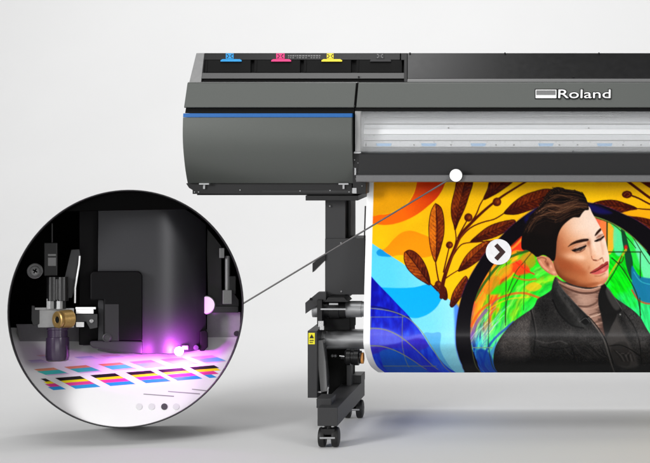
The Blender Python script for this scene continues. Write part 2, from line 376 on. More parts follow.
    C.poly([(506, 255), (514, 243), (523, 233), (528, 238), (528, 252), (516, 250)], (252, 44, 26), 2, .9); C.line([(507, 252), (516, 245), (524, 236)], 2, (255, 150, 40), .8)
    C.line([(511, 246), (520, 237.5)], 1.4, (90, 20, 10), .7); C.line([(517, 252), (530, 251)], 1.2, (70, 90, 20), .8)
    C.poly([(510, 266), (519, 259), (527, 264), (530, 272), (520, 277)], (250, 60, 20), 1.6, .9)
    C.poly([(490, 292), (505, 282), (525, 274), (535, 276), (520, 285), (500, 294)], (30, 224, 20), 3, .85)
    C.poly([(520, 258), (531, 252), (536, 262), (530, 268)], (190, 150, 20), 3, .8)
    C.line([(475, 300), (484, 284), (497, 267), (510, 257), (530, 250)], 2.6, (20, 92, 22), .85); C.line([(476, 303), (488, 285), (502, 269), (520, 259)], 1.0, (150, 190, 40), .8)
    C.line([(472, 326), (480, 312), (492, 302), (508, 295), (524, 293), (540, 298)], 2.4, (244, 80, 22), .75); C.line([(474, 331), (482, 316), (494, 306), (510, 299), (530, 297)], 1.4, (252, 196, 20), .6)
    C.line([(472, 338), (478, 322), (487, 310)], 3.0, (96, 50, 200), .6)
    for k in range(26):   # brush streaks in the lower left pane
        f = k/26; x0 = 474+20*f+6*math.sin(k*2.3); y0 = 352-34*f+7*math.cos(k*1.7)
        C.line([(x0, y0), (x0+5, y0-8), (x0+12, y0-15)], .9, [(60, 90, 220), (140, 240, 230), (250, 250, 250), (60, 200, 170)][k % 4], .38)
    C.line([(478, 372), (486, 352), (496, 338), (506, 329), (514, 322)], 2.2, (24, 60, 190), .8); C.line([(484, 374), (490, 356), (499, 343), (509, 332)], 3.2, (70, 150, 246), .7)
    C.poly([(476, 352), (486, 350), (492, 360), (489, 378), (480, 378)], (16, 60, 176), 2.5, .85)
    thin = (36, 60, 20)
    for p, w in (([(489.5, 264), (489.5, 378)], 1.0), ([(506.3, 262), (506.3, 325)], 1.1), ([(525, 262), (524, 310)], .8), ([(520, 276), (512, 290), (507, 303), (506, 322)], 1.2),
                 ([(532, 252), (524, 262), (516, 272), (508, 292)], 1.0), ([(494, 256), (491, 268), (489.5, 280)], 1.0)): C.line(p, w, thin, .7)
    C.line([(472, 347.5), (493, 347.5)], .9, (140, 170, 120), .9)
    C.poly([(526, 286), (534, 282), (542, 286), (536, 291), (528, 290)], (240, 190, 20), 1.5, .8); C.poly([(500, 270), (512, 264), (510, 274), (498, 280)], (252, 150, 20), 2, .7); C.poly([(484, 290), (494, 276), (500, 280), (490, 294)], (236, 120, 20), 2, .7)
    C.line([(516, 262), (526, 270), (534, 274)], 1.6, (236, 40, 20), .8); C.line([(514, 277), (526, 280), (536, 279)], 1.8, (240, 90, 20), .7)
    # right hand panes
    C.poly([(590, 216), (600, 219), (606.5, 222), (606.5, 243), (598, 244), (592, 230)], (250, 96, 70), 1, .95); C.poly([(600, 222), (606.5, 222), (606.5, 252), (602, 252)], (250, 132, 60), 1.5, .8)
    C.poly([(607.5, 223), (612, 226), (617, 236), (612, 252), (607.5, 252)], (250, 178, 40), 1.6, .95); C.poly([(614, 228), (620, 232), (624, 244), (620, 256), (614, 250)], (90, 232, 160), 2, .9)
    C.poly([(624, 230), (634, 240), (642, 254), (640, 270), (632, 260), (626, 245)], (40, 226, 70), 2, .9); C.poly([(634, 240), (650, 254), (662, 290), (650, 300), (641, 268)], (120, 240, 186), 2.5, .85)
    C.poly([(600, 252), (607, 252), (607, 262), (601, 262)], (246, 170, 30), 1, .9)
    C.poly([(621, 226), (625, 232), (629, 246), (633, 262), (632, 280), (627, 268), (624, 250), (622, 238)], (12, 62, 40), .8, .95)
    C.poly([(632, 266), (640, 276), (655, 278), (668, 272), (672, 296), (655, 303), (640, 300), (633, 288)], (16, 112, 160), 1.6, .95); C.line([(632, 290), (640, 301), (654, 304), (668, 300)], 1.6, (214, 60, 40), .8)
    C.line([(634, 272), (642, 282), (660, 286)], 1.0, (60, 190, 200), .6)
    C.blob(626, 247.5, 2.0, 3.0, (222, 20, 24), 1, 0, 2); C.line([(626, 250), (622, 256), (614, 268), (604, 284)], 2.4, (196, 176, 30), .9, 1.2); C.line([(622, 256), (619, 263), (622, 262), (624, 257)], 1.0, (60, 50, 10), .9)
    for p, w in (([(607, 221), (607, 266)], 1.5), ([(599, 252), (641, 252)], 1.2), ([(640.5, 252), (640.5, 278)], 1.1), ([(626, 229), (634, 239), (642, 252), (650, 264)], .9), ([(612, 258), (622, 268), (636, 292), (641, 315)], 1.2),
                 ([(604, 288), (612, 276), (620, 262)], 1.2), ([(640, 298), (641, 330)], 1.0), ([(596, 218), (612, 224), (624, 234), (636, 248)], .8)): C.line(p, w, (24, 48, 16), .85)
    C.clip = None
    C.line([(590, 215.6), (604, 219.8), (620, 227.5), (634, 238), (647, 251)], 1.0, (120, 150, 60), .8)
    C.line([(472.6, 345), (472.6, 378)], .8, (110, 120, 70), .8)
    person(C)
    C.img *= 1+.09*(fbm(X*2.0, Y*2.0, 90, 2)-.5)[..., None]
    return C

def person(C):
    # ---- jacket
    wool = lambda b: (lambda x, y: np.clip((b+(26+.5*b)*(fbm(x*1.5, y*1.5, 50, 2)-.5)+30*(fbm(x*.09, y*.09, 53)-.5))[..., None]*np.array([1, .96, .94])/255, 0, 1))
    jacket = [(489, 392), (490.5, 372), (493, 356), (498, 343), (506, 331), (515, 321), (526, 313), (534, 307), (538, 299), (546, 294), (552, 289), (556, 279), (566, 282), (600, 282), (607, 287),
              (615, 297), (623, 303), (633, 310), (641, 318), (646, 327), (652, 336), (664, 350), (676, 372), (680, 392)]
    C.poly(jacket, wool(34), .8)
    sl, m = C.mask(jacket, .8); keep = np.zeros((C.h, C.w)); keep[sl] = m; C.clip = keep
    C.poly([(500, 345), (512, 327), (532, 312), (545, 318), (535, 345), (520, 362), (498, 366)], lambda x, y: wool(74)(x, y)*np.array([1.03, .99, .97]), 10, .7); C.poly([(540, 310), (556, 322), (580, 336), (600, 346), (590, 356), (556, 352), (540, 340)], wool(58), 9, .5)  # lighter sleeve wool; part of the pale tone is painted media sheen
    C.poly([(536, 306), (552, 292), (556, 310), (566, 330), (585, 342), (606, 356), (612, 392), (545, 392), (530, 340)], wool(24), 5, .8)
    C.line([(531, 309), (534, 322), (536, 336), (534, 352)], 1.4, (8, 8, 8), .8); C.line([(532.6, 309), (536, 324), (538, 337)], .8, (78, 74, 72), .5)
    C.line([(536, 340), (548, 343), (560, 341), (568, 344)], 1.2, (86, 82, 80), .4); C.line([(540, 346), (556, 349), (570, 347)], 1.3, (4, 4, 4), .6)
    for k in range(9):
        C.line([(560+5*k, 346+2*math.sin(k*2)), (566+5*k, 353+3*math.sin(k)), (575+4.6*k, 357)], 1.0, (62, 58, 56) if k % 2 else (6, 5, 5), .45)
    C.line([(570, 366), (590, 362), (612, 366)], 1.6, (4, 4, 4), .8); C.line([(572, 345), (574, 358), (572, 376)], 1.2, (4, 4, 4), .7)
    C.poly([(484, 362), (520, 358), (560, 360), (600, 362), (640, 362), (684, 362), (684, 392), (484, 392)], (6, 6, 6), 14, .85)  # shade of the sheet's curled bottom painted into the jacket's colour
    # right chest panel
    C.poly([(612, 322), (616, 316), (624, 332), (634, 352), (638, 366), (622, 368), (612, 358), (606, 342)], (66, 62, 60), 5, .75)
    C.poly([(612, 346), (626, 342), (630, 356), (628, 366), (614, 362)], (34, 32, 31), 2, .7); C.line([(610, 346), (620, 345), (630, 349), (640, 356)], 1.1, (6, 6, 6), .8)
    for k in range(7): C.line([(614+2.4*k, 350+1.2*k), (619+2*k, 356-.6*k), (622+2*k, 361)], .9, (96, 90, 88) if k % 2 else (10, 10, 10), .5)
    C.poly([(622, 306), (634, 312), (643, 324), (648, 340), (640, 344), (630, 330)], wool(52), 4, .7); C.line([(624, 312), (634, 326), (640, 344), (642, 372)], 1.2, (6, 6, 6), .7)
    C.clip = None
    # ---- turtleneck
    C.poly([(556, 277), (562, 281), (573, 286), (588, 289), (600, 286.5), (603.5, 283), (600, 293), (598.5, 303), (601, 312), (604, 322), (606, 334), (603, 335), (596, 327), (588, 316), (578, 306), (569, 296), (561, 288)],
           lambda x, y: np.clip(ramp(np.clip((x-566)/36+.3*(fbm(x*.3, y*.9, 70)-.5), 0, 1), [(0, (104, 74, 62)), (.5, (178, 140, 122)), (.85, (150, 112, 96)), (1, (84, 58, 50))]), 0, 1), .7)
    C.poly([(558, 281), (566, 284.5), (578, 288.5), (590, 290), (602, 286), (601, 290), (590, 294), (576, 292.5), (564, 288)], (168, 122, 102), 1.0, .9)
    C.line([(560, 284.5), (570, 289.5), (582, 293), (594, 292.5), (601.5, 289)], 2.0, (70, 42, 34), .8); C.line([(566, 284.6), (577, 288), (590, 289.6), (600, 287)], 1.0, (214, 172, 150), .7)
    C.line([(579, 306), (588, 306.5), (596, 303), (599, 299)], 2.0, (84, 54, 44), .75); C.line([(584, 309), (592, 309), (599, 306)], 1.4, (190, 150, 130), .6)
    C.line([(591, 317), (598, 315), (602, 313)], 1.2, (212, 180, 160), .8); C.line([(590, 315), (597, 312.6), (601, 310.5)], 1.1, (84, 56, 46), .7); C.line([(594, 323), (600, 321), (604, 320)], 1.1, (80, 54, 44), .7); C.line([(596, 324.5), (604, 322)], 1, (196, 160, 142), .6)
    C.blob(587, 300, 9, 4, (190, 150, 130), .5)
    # ---- collars
    lea = lambda x, y: np.clip((22+44*np.clip(1-np.abs((x-y*.62-381)/9), 0, 1)*fbm(x*.25+y*.2, y*.2-x*.3, 60)+16*(fbm(x*1.2, y*1.2, 61)-.5))[..., None]*np.array([1, .99, .97])/255, 0, 1)
    C.poly([(555.5, 277), (559, 283), (565, 292), (573, 301), (582, 310), (590, 318), (592, 324), (585, 328), (576, 327), (564, 319), (556, 308), (552, 296), (552.5, 285)], lea, .8)
    C.line([(556, 279), (561, 287), (569, 297), (578, 306), (589, 317)], .9, (92, 90, 88), .5); C.line([(553, 300), (560, 314), (572, 325), (584, 328)], 1.6, (4, 4, 4), .8)
    C.line([(558, 290), (566, 303), (576, 315)], 2.4, (70, 68, 66), .4)
    C.poly([(581, 320), (588, 316), (591, 320), (586, 325)], (8, 8, 8), .8); C.line([(580, 322), (586, 318), (590, 322)], .8, (104, 102, 100), .6)
    C.poly([(603, 283), (607, 287), (613, 295), (618, 303), (622, 310), (617, 314), (606, 313), (600, 306), (598.5, 297), (600.5, 289)], (16, 15, 15), .8)
    C.poly([(608, 288), (614, 296), (620, 307), (616, 310), (610, 302), (606, 292)], (62, 60, 58), 2.5, .8); C.line([(607, 287.5), (614, 296.5), (622, 309)], .8, (98, 96, 92), .6)
    C.blob(620.5, 314.5, .9, .9, (190, 190, 186), .9); C.poly([(599, 304), (606, 313), (617, 314), (612, 326), (606, 336), (602, 318)], (10, 9, 9), 1.5, .9)
    C.line([(589, 318), (597, 328), (604.5, 340), (609, 356), (614, 376)], 1.5, (104, 100, 96), .55); C.line([(591, 318.5), (599, 328.5), (606.5, 341), (611, 356), (616, 376)], 1.1, (4, 4, 4), .8)
    # ---- ear
    ear = [(536.5, 257.5), (538.5, 256), (544, 256), (550, 258), (554, 264), (557, 269), (558.5, 273.5), (556.5, 275.8), (552.5, 275), (547.5, 272.5), (542, 267.5), (538.5, 262.5)]
    C.poly(ear, (206, 132, 98), .7)
    C.line([(537.6, 258.6), (542, 257.6), (546, 259), (545, 262)], 1.0, (128, 62, 40), .7); C.line([(540, 261), (543.5, 266), (548, 270)], 1.8, (226, 158, 124), .8); C.blob(547.5, 264, 2.2, 3.8, (116, 52, 34), .85, -.5)
    C.blob(551, 266.5, 1.6, 2.6, (238, 178, 146), .8, -.4); C.blob(554, 272.5, 2.6, 1.7, (240, 180, 150), .8, .5); C.line([(537, 259), (540, 265), (546, 271), (553, 275)], .7, (150, 74, 50), .6)
    # ---- face and jaw
    face = [(588, 206), (592, 213), (596, 220), (600, 227), (603, 233), (605.5, 240), (607.5, 249), (609.3, 257), (609.3, 263), (608.8, 269), (608.8, 275), (607.3, 280.5), (603, 284.6), (596, 286.8), (588, 287.3),
            (578, 286), (568, 282.5), (561, 278), (556.5, 272), (553, 260), (553, 240), (556, 225), (566, 212), (578, 205)]
    def skin(x, y):
        k = np.clip(.66+(x-577)/58-(y-238)/80, 0, 1)
        return ramp(k, [(0, (140, 74, 40)), (.3, (190, 112, 70)), (.55, (222, 158, 118)), (.8, (240, 196, 166)), (1, (246, 216, 196))])
    C.poly(face, skin, .8)
    sl, m = C.mask(face, .8); keep = np.zeros((C.h, C.w)); keep[sl] = m; C.clip = keep
    C.blob(580, 226, 13, 10, (246, 212, 188), .65, -.4); C.blob(592, 222, 6, 10, (250, 224, 206), .6, -.5)
    C.blob(571, 256, 10, 5, (238, 180, 142), .7, .1); C.blob(581, 257, 7, 5, (240, 188, 152), .75)
    C.blob(565, 266, 12, 6, (150, 68, 34), .7, .3); C.blob(578, 267.5, 6, 4, (206, 104, 66), .45, .2)
    C.blob(571, 276, 14, 6, (176, 96, 54), .6, .2); C.blob(583, 277, 7, 6, (196, 116, 72), .5)
    C.poly([(554, 266), (560, 275), (568, 281), (578, 284.8), (590, 286.4), (590, 289), (574, 288), (560, 282), (553, 274)], (92, 40, 18), 3, .8)
    C.poly([(590, 283), (600, 281.5), (608, 277), (609, 283), (600, 288), (588, 288)], (178, 98, 60), 2.5, .55); C.blob(602, 279.5, 4, 2.6, (224, 140, 100), .7)
    C.blob(600, 285.4, 3.6, 1.1, (250, 206, 180), .85, -.35)
    C.poly([(553, 238), (557, 232), (559, 244), (557, 258), (560, 268), (554, 268)], (150, 84, 54), 3.5, .6)
    C.poly([(554, 258), (560, 257), (570, 262), (580, 267), (587, 272), (583, 276), (572, 272), (560, 268)], (164, 78, 40), 6, .5)
    C.poly([(556, 270), (562, 276), (572, 281), (584, 283.6), (598, 283), (590, 286.6), (576, 285.6), (564, 281), (556, 275)], (130, 62, 30), 4, .55)
    C.blob(560, 244, 3.5, 10, (178, 104, 70), .5, .1); C.blob(577, 256.5, 8, 3.2, (248, 200, 166), .6, .1)
    # eye sockets, nose shade
    C.blob(588.6, 243, 2.6, 4.4, (150, 82, 54), .75, .15); C.blob(578, 246.4, 8, 3.4, (168, 98, 68), .75, -.28); C.blob(599.5, 236.6, 4, 2.8, (164, 96, 70), .75, -.5)
    C.line([(588.5, 242), (590.4, 249), (591.2, 255)], 2.4, (188, 114, 80), .42, 1.4, 2.2)
    C.blob(594.4, 246, 1.8, 6.5, (252, 222, 202), .85, -.28); C.blob(598.2, 253.5, 2.4, 2.6, (250, 208, 186), .85); C.blob(593.6, 256.6, 1.7, 1.8, (236, 168, 132), .9)
    C.blob(603.5, 247, 2.6, 7, (238, 186, 158), .5, -.2); C.line([(600.6, 241), (602.2, 248), (603.2, 254)], 2.0, (214, 148, 116), .35, soft=2.2)
    C.line([(591.6, 256.4), (592.2, 258.8), (594, 260.2)], .9, (150, 74, 46), .7, .7, .8); C.line([(593.4, 260), (596.4, 260.8), (599, 259.9), (602.6, 257.8)], 1.5, (168, 88, 58), .6, .9, 1.2)
    C.line([(593.8, 260.1), (596.4, 260.3)], 1.0, (84, 30, 16), .8); C.line([(600.2, 259), (602, 257.8)], .9, (104, 42, 26), .7)
    C.line([(603, 259), (603.6, 261.6)], 1.2, (190, 112, 86), .7); C.blob(606.4, 259.6, 1.8, 2.2, (246, 206, 184), .8); C.blob(598.6, 263.6, 3.6, 1.4, (226, 160, 126), .6, -.4)
    C.blob(589, 268, 1.6, 3, (170, 92, 58), .45, .3)
    # brows
    br = (48, 22, 14)
    C.poly([(567.8, 246.9), (571.5, 243), (577, 240.3), (583, 238.9), (588, 238.8), (588, 240.8), (582, 242.2), (575.5, 243.7), (571, 245.4)], br, .9); C.line([(568, 246.6), (573, 243.2)], .7, (92, 50, 32), .5)
    C.poly([(594.6, 235.8), (596, 232.6), (598.6, 229.6), (600.8, 228), (601.2, 230.2), (598.6, 233.2), (596, 235.6)], br, .8)
    # eyes
    C.poly([(573.4, 248.8), (577, 246.6), (582, 244.8), (585.4, 244.6), (585, 246.6), (580, 248.8), (575.5, 250.4)], (206, 146, 116), 1.0, .8)
    C.poly([(572.6, 250.4), (576.5, 248.7), (581, 246.9), (585.8, 245.2), (586, 246.8), (583, 249.0), (578, 250.9), (574.2, 251.8)], (20, 9, 8), .8); C.line([(572, 250.2), (574, 251)], .8, (20, 9, 8), .9); C.line([(576, 250.4), (580, 249.2), (583.6, 247.6)], .7, (120, 108, 104), .5)
    C.line([(572.6, 249.8), (577, 247.4), (582, 245.6), (586, 244.6)], .8, (110, 58, 38), .7); C.line([(576, 253.2), (581, 252), (585, 249.4)], .9, (176, 108, 80), .6)
    C.poly([(595, 241.2), (597.4, 239.2), (600.8, 237.4), (604.2, 235.6), (603.8, 237.6), (600.8, 240), (597, 241.8)], (26, 12, 10), .8); C.line([(596.5, 238), (600, 235.6), (603.6, 234)], .9, (140, 78, 56), .6); C.line([(598, 240.2), (601.4, 238.4)], .6, (120, 108, 104), .5)
    # a little of the eyeball under the lashes
    C.poly([(575.4, 251.2), (579, 250.2), (583.4, 248.4), (585.4, 246.9), (583.8, 249.4), (579.8, 251.5), (576.4, 252)], (120, 86, 74), .6, .45); C.blob(580.4, 250.1, 1.6, 1.2, (30, 16, 12), .95, -.4); C.blob(580, 249.6, .4, .3, (220, 210, 204), .8)
    C.line([(574.6, 252.1), (578.6, 252.3), (582.6, 250.8), (585.4, 248.2)], .6, (92, 46, 32), .7)
    C.poly([(597.6, 241.2), (600.6, 239.7), (603, 238), (602, 239.8), (599.4, 241.4)], (120, 86, 74), .6, .4); C.blob(600.6, 239.9, 1.1, .9, (30, 16, 12), .9, -.5)
    C.line([(574, 247.6), (578, 245.4), (583, 243.6)], 1.2, (232, 184, 154), .6)
    C.line([(572.8, 250.6), (577, 248.9), (581.4, 247.4), (586, 245.8)], 1.5, (14, 6, 6), .95, 1.2); C.line([(595, 241.2), (598, 239.6), (601, 238), (604.2, 236)], 1.4, (14, 6, 6), .95, 1.0)
    C.line([(572.2, 250.2), (570.8, 250.2)], .7, (14, 6, 6), .7, .3); C.line([(604, 236.2), (605.2, 235.6)], .7, (14, 6, 6), .7, .3)
    C.poly([(575.6, 247.8), (579, 246), (583.4, 244.8), (585, 245.2), (580.6, 247), (576.4, 248.6)], (236, 188, 160), .9, .7); C.poly([(597.4, 239), (600.4, 237.2), (602.6, 236.2), (600.2, 238.4)], (232, 184, 158), .8, .6)
    C.poly([(569.4, 246), (574, 242.9), (580, 240.6), (587.6, 239.2), (587.8, 240.6), (580, 242.2), (574.4, 243.6)], (30, 14, 10), .8, .7)
    C.blob(581.5, 257.5, 4.5, 2.4, (250, 206, 176), .5, .2); C.blob(584, 226, 7, 5, (250, 222, 202), .5, -.4)
    C.poly([(554, 262), (558, 270), (566, 277), (576, 281.5), (572, 283.6), (562, 279), (555, 271)], (112, 50, 22), 4, .5)
    # lips
    C.poly([(590, 272.8), (594.5, 269.4), (598.5, 267), (601.8, 264.2), (603.8, 263.8), (606, 261.8), (608.2, 261.6), (608.2, 263.6), (604.6, 266.3), (599.6, 269.8), (595, 272.2)], (158, 52, 48), .7)
    C.poly([(591.4, 273.4), (597, 271.2), (602.5, 267.9), (608.2, 264.2), (608.9, 267), (607, 270.4), (603, 273), (598, 274.4), (594.4, 274.4)], (206, 88, 84), .8)
    C.line([(590.4, 273), (596, 271.4), (602, 267.8), (608.2, 263.9)], .9, (70, 14, 14), .9); C.blob(603.4, 270, 3.2, 1.2, (244, 156, 150), .8, -.55); C.line([(595, 276), (600, 276), (605, 273.4)], 1.2, (150, 78, 48), .5, soft=1.2)
    C.line([(594.8, 268.6), (600, 265.2), (603.6, 262.8)], .7, (240, 180, 154), .6)
    C.clip = None
    # ---- hair
    hair = [(521.2, 247), (521.6, 236), (524.5, 226), (530, 215.5), (536.5, 208.5), (543, 199), (547, 193), (552.5, 188.4), (558, 187), (564, 189), (572, 190), (580, 192), (584.8, 196.5), (587.4, 203), (588.6, 209.5),
            (584.6, 210.6), (581.6, 213.8), (579, 217.4), (573, 217.6), (567, 221.6), (562, 226.6), (558.5, 233), (556.6, 241), (556, 250), (555, 259), (552.4, 261), (549, 257.6), (543, 255), (537, 257), (533, 254), (527, 250), (523.4, 250)]
    C.poly(hair, (16, 9, 8), .9)
    sl, m = C.mask(hair, .9); keep = np.zeros((C.h, C.w)); keep[sl] = m; C.clip = keep
    rng = random.Random(4)
    guides = [[(530, 222), (538, 211), (549, 203), (562, 205), (574, 201), (586, 203)], [(534, 216), (546, 209), (560, 212), (573, 205), (587, 206)], [(541, 203), (550, 195), (560, 193), (572, 195), (583, 198)],
              [(536, 214), (544, 213), (553, 214), (563, 210), (576, 203)], [(527, 232), (534, 221), (545, 217), (556, 219), (568, 213), (582, 209)], [(546, 196), (556, 190), (566, 192), (578, 194)]]
    cols = [(96, 56, 36), (70, 40, 26), (122, 78, 50), (44, 24, 18), (150, 104, 72)]
    C.poly([(530, 224), (538, 211), (549, 203), (562, 204), (574, 201), (586, 203), (586, 207), (572, 207), (560, 213), (546, 214), (534, 222)], (66, 38, 26), 4, .75)
    C.poly([(543, 202), (552, 193), (562, 193), (574, 196), (582, 199), (572, 199), (560, 198), (550, 201)], (58, 34, 24), 4, .7)
    C.line([(532, 222), (542, 213), (553, 209.5), (566, 208)], 3, (9, 5, 4), .7, 1.5, 2); C.line([(545, 203), (556, 199.5), (570, 200), (584, 201)], 2.4, (9, 5, 4), .7, 1.2, 2)
    for k in range(300):
        g = rng.choice(guides); ox, oy = rng.uniform(-4, 4), rng.uniform(-4, 5); a = rng.randrange(0, len(g)-2)
        pts = [(x+ox+rng.uniform(-1.2, 1.2), y+oy+rng.uniform(-1.2, 1.2)) for x, y in g[a:a+3+rng.randrange(2)]]
        c = rng.choice(cols) if rng.random() < .55 else (10, 5, 5)
        C.line(pts, rng.uniform(.4, 1.0), c, rng.uniform(.2, .5), .3)
    C.poly([(518, 236), (530, 232), (548, 236), (560, 226), (560, 262), (518, 262)], (8, 5, 5), 8, .7)
    for pts, w, c, a in (([(536, 213), (545, 207), (555, 206), (566, 203.5), (578, 199)], 1.3, (128, 86, 60), .55), ([(540, 216), (550, 212.5), (560, 212), (570, 207)], 1.1, (140, 98, 70), .5), ([(533, 219), (541, 215.5), (550, 216)], 1.0, (120, 82, 58), .5),
                         ([(547, 197), (556, 195), (566, 196.5), (576, 200)], 1.1, (116, 76, 52), .5), ([(560, 209), (570, 204.5), (582, 204)], 1.0, (110, 70, 48), .5), ([(528, 228), (534, 222), (541, 219.5)], .9, (96, 64, 46), .45)):
        C.line(pts, w, c, a, .4, .8)
    C.clip = None
    for k in range(46):   # loose tufts along the outline
        f = rng.random(); q = [(524, 226), (530, 215.5), (536.5, 208.5), (543, 199), (547, 193), (552.5, 188.4), (564, 189), (580, 192), (585, 197)]
        i = min(int(f*8), 7); g = f*8-i; x = q[i][0]+(q[i+1][0]-q[i][0])*g; y = q[i][1]+(q[i+1][1]-q[i][1])*g
        C.line([(x+3, y+2.5), (x+rng.uniform(-.6, 1.5), y-rng.uniform(0, .6)), (x+rng.uniform(-2.4, .4), y-rng.uniform(.2, 1.5))], .8, (18, 10, 8), .8, .3, .4)
# ---------------------------------------------------------------------------
# SETTING: one sweep of studio paper, floor running up into the wall
# ---------------------------------------------------------------------------
mb = MB(); prof = [(-9.0, 0), (-4, 0), (0, 0), (2.2, 0), (3.4, 0)]
for k in range(1, 25):
    a = math.pi/2*k/24; prof.append((3.4+5.2*math.sin(a), 5.2*(1-math.cos(a))))
prof += [(8.6, 8), (8.6, 11)]
rows = [[mb.bm.verts.new((x, y, z)) for x in np.linspace(-14, 14, 15)] for y, z in prof]
for A, B in zip(rows, rows[1:]):
    for i in range(14): mb.face((A[i], A[i+1], B[i+1], B[i]))
tag(mb.build('studio_backdrop', M['backdrop']), 'pale grey seamless studio backdrop sweeping from floor to wall', None, None, 'structure')

# ---------------------------------------------------------------------------
# THE PRINTER
# ---------------------------------------------------------------------------
XR = .80                                                  # the body runs on to the right, past the picture
X = lambda px, Y=0.0: P(px, 0, Y).x
prn = thing('large_format_printer', (X(400), .3, 0), 'wide dark grey large format printer with blue stripe standing on casters', 'printer')
pp = prn
mb = MB(); mb.xprism([(84, .10), (84, .58), (188, .58), (190, .40), (183, .14), (150, .12)], X(192), X(353.5)); mb.build('chassis', M['deep'], pp)
mb = MB(); mb.xprism([(60, .24), (84, .14), (106, .10), (107, .30), (158, .30), (158, .12), (180, .10), (186, .20), (186, .58), (60, .58)], X(357, .1), XR); mb.build('chassis', M['deep'], pp)
# left end: sloping upper panel, gap, blue stripe and the big curved cover
slope = [(82.3, .075), (83.2, .066), (107.2, .014), (108.0, .020), (108.0, .060), (83.5, .110)]
mb = MB(); mb.xprism(slope, X(183), X(353.2)); mb.build('upper_panel', M['cover'], pp, .0012)
mb = MB(); mb.xprism([(107.6, .030), (113.2, .016), (113.4, .09), (107.6, .09)], X(184), X(353)); mb.build('shadow_gap', M['deep'], pp)
mb = MB(); mb.xprism([(113.4, .003), (117.3, -.001), (117.5, .07), (113.4, .07)], X(183), X(352)); mb.build('accent_stripe', M['blue'], pp, .0008)
curve = [(117.5, -.001), (124, -.0045), (130, -.006), (136, -.0058), (142, -.0035), (148, .001), (154, .008), (160, .0165), (166, .0265), (172, .0385), (178, .053), (183.3, .069), (183.6, .12), (117.7, .12)]
mb = MB(); mb.xprism(curve, X(183), X(352)); cov = mb.build('end_cover', M['cover'], pp, .0015)
mb = MB(); mb.prism([(186, 183.4), (352, 183.4), (352, 194), (192.5, 194), (192.5, 190), (189, 188)], .085, .40); mb.build('end_base', M['black'], pp, .001)
for x in (204, 343.5):
    mb = MB(); mb.box(x-5, 183.2, x+5, 184.8, .060, .03); mb.box(x-1, 184.6, x+1, 189, .075, .02); mb.build('hinge', M['alu'], pp, .0006)
def stud(name, m, p, q, r, n=12, parent=None): MB().cyl(p, q, r, n=n).build(name, m, parent or pp)
for x, y in ((194.5, 192), (198.5, 192), (240, 190), (330, 190.5), (349, 192), (300, 191)): stud('screw', M['alu'], P(x, y, .0855), P(x, y, .081), .0022)
mb = MB(); mb.box(262, 190.5, 352, 192.5, .0835, .01); mb.build('drip_rail', M['gloss'], pp)
mb = MB(); mb.box(197, 194, 352, 195.2, .12, .3); mb.build('under_plate', M['steel'], pp)
# joint between the two halves
mb = MB(); mb.xprism([(82.3, .09), (108, .03), (150, .04), (183, .09), (183, .16), (82.3, .16)], X(353.2), X(355.6)); mb.build('joint_strip', M['deep'], pp)
for y in (88, 95, 101, 106): stud('joint_pin', M['lever'], P(354.4, y, .095-(y-82)*.0023), P(354.4, y, .082-(y-82)*.0023), .0022, 8)
# right half: upper panel, the smoked front window with rails behind it, apron and lip
mb = MB(); mb.xprism(slope, X(355.6), XR); up = mb.build('upper_panel', M['cover'], pp, .0012)
mb = MB(); mb.xprism([(107.6, .030), (111.4, .026), (111.4, .09), (107.6, .09)], X(355.6), XR); mb.build('shadow_gap', M['deep'], pp)
mb = MB(); mb.box(355, 111.2, 361, 151.5, .02, .24); mb.build('window_frame', M['silver'], pp, .001)
rails = [('cover_underside', 'rail_m', [(111.0, .03), (117.2, .05), (117.2, .26), (111.0, .26)]),
         ('carriage_rail', 'rail_l', [(117.3, .115), (123.6, .105), (123.8, .16), (117.3, .16)]),
         ('rail_groove', 'lever', [(123.6, .12), (124.9, .12), (124.9, .16), (123.6, .16)]),
         ('carriage_rail', 'rail_l', [(124.8, .100), (129.2, .104), (129.2, .16), (124.8, .16)]),
         ('scale_strip', 'rail_w', [(129.2, .094), (134.2, .088), (134.4, .16), (129.2, .16)]),
         ('clamp_beam', 'rail_l', [(134.4, .098), (140.2, .088), (140.4, .16), (134.4, .16)]),
         ('rail_groove', 'lever', [(140.2, .104), (141.1, .104), (141.1, .16), (140.2, .16)]),
         ('clamp_beam', 'rail_l', [(141.0, .092), (146.9, .080), (147, .16), (141, .16)]),
         ('platen', 'rail_m', [(146.9, .086), (150.6, .052), (153.4, .04), (153.4, .16), (146.9, .16)])]
for nm, mk, pr in rails:
    mb = MB(); mb.xprism(pr, X(361, .1), XR); mb.build(nm, M[mk], pp, .0006)
for x in (376, 421, 470.5, 538, 597):
    mb = MB(); mb.prism([(x, 143.4), (x+15.5, 143.4), (x+14.5, 146.3), (x+1, 146.3)], .0795, .015); mb.build('clamp_label', M['dullblue'], pp, .0003)
for x, y, Y in ([(366, 143.5, .085), (366, 138, .089), (369, 135.5, .093), (374, 135.5, .093), (448.5, 128, .101), (588.7, 128, .101)] +
             [(x, 145, .081) for x in (366, 414, 451, 496, 514, 559.5, 577.5, 623, 641)] + [(x, 141.9, .088) for x in (383, 400, 420, 434, 452, 470, 487, 505, 520, 540, 556, 573, 590, 624)] +
             [(573, 151.2, .045)]):
    stud('rail_screw', M['steel'], P(x, y, Y+.003), P(x, y, Y-.002), .0028 if y > 144 or y == 128 else .0016, 10)
mb = MB(); mb.box(532, 112.2, 611, 116.4, .043, .012); mb.build('sensor_bar', M['lever'], pp, .001)
pane = bpy.data.materials.new('clear_window'); pane.use_nodes = True; nt = pane.node_tree
g = nt.nodes.new("ShaderNodeBsdfGlossy"); g.inputs["Roughness"].default_value = .05; tr = nt.nodes.new("ShaderNodeBsdfTransparent"); tr.inputs[0].default_value = (.97, .975, .98, 1)
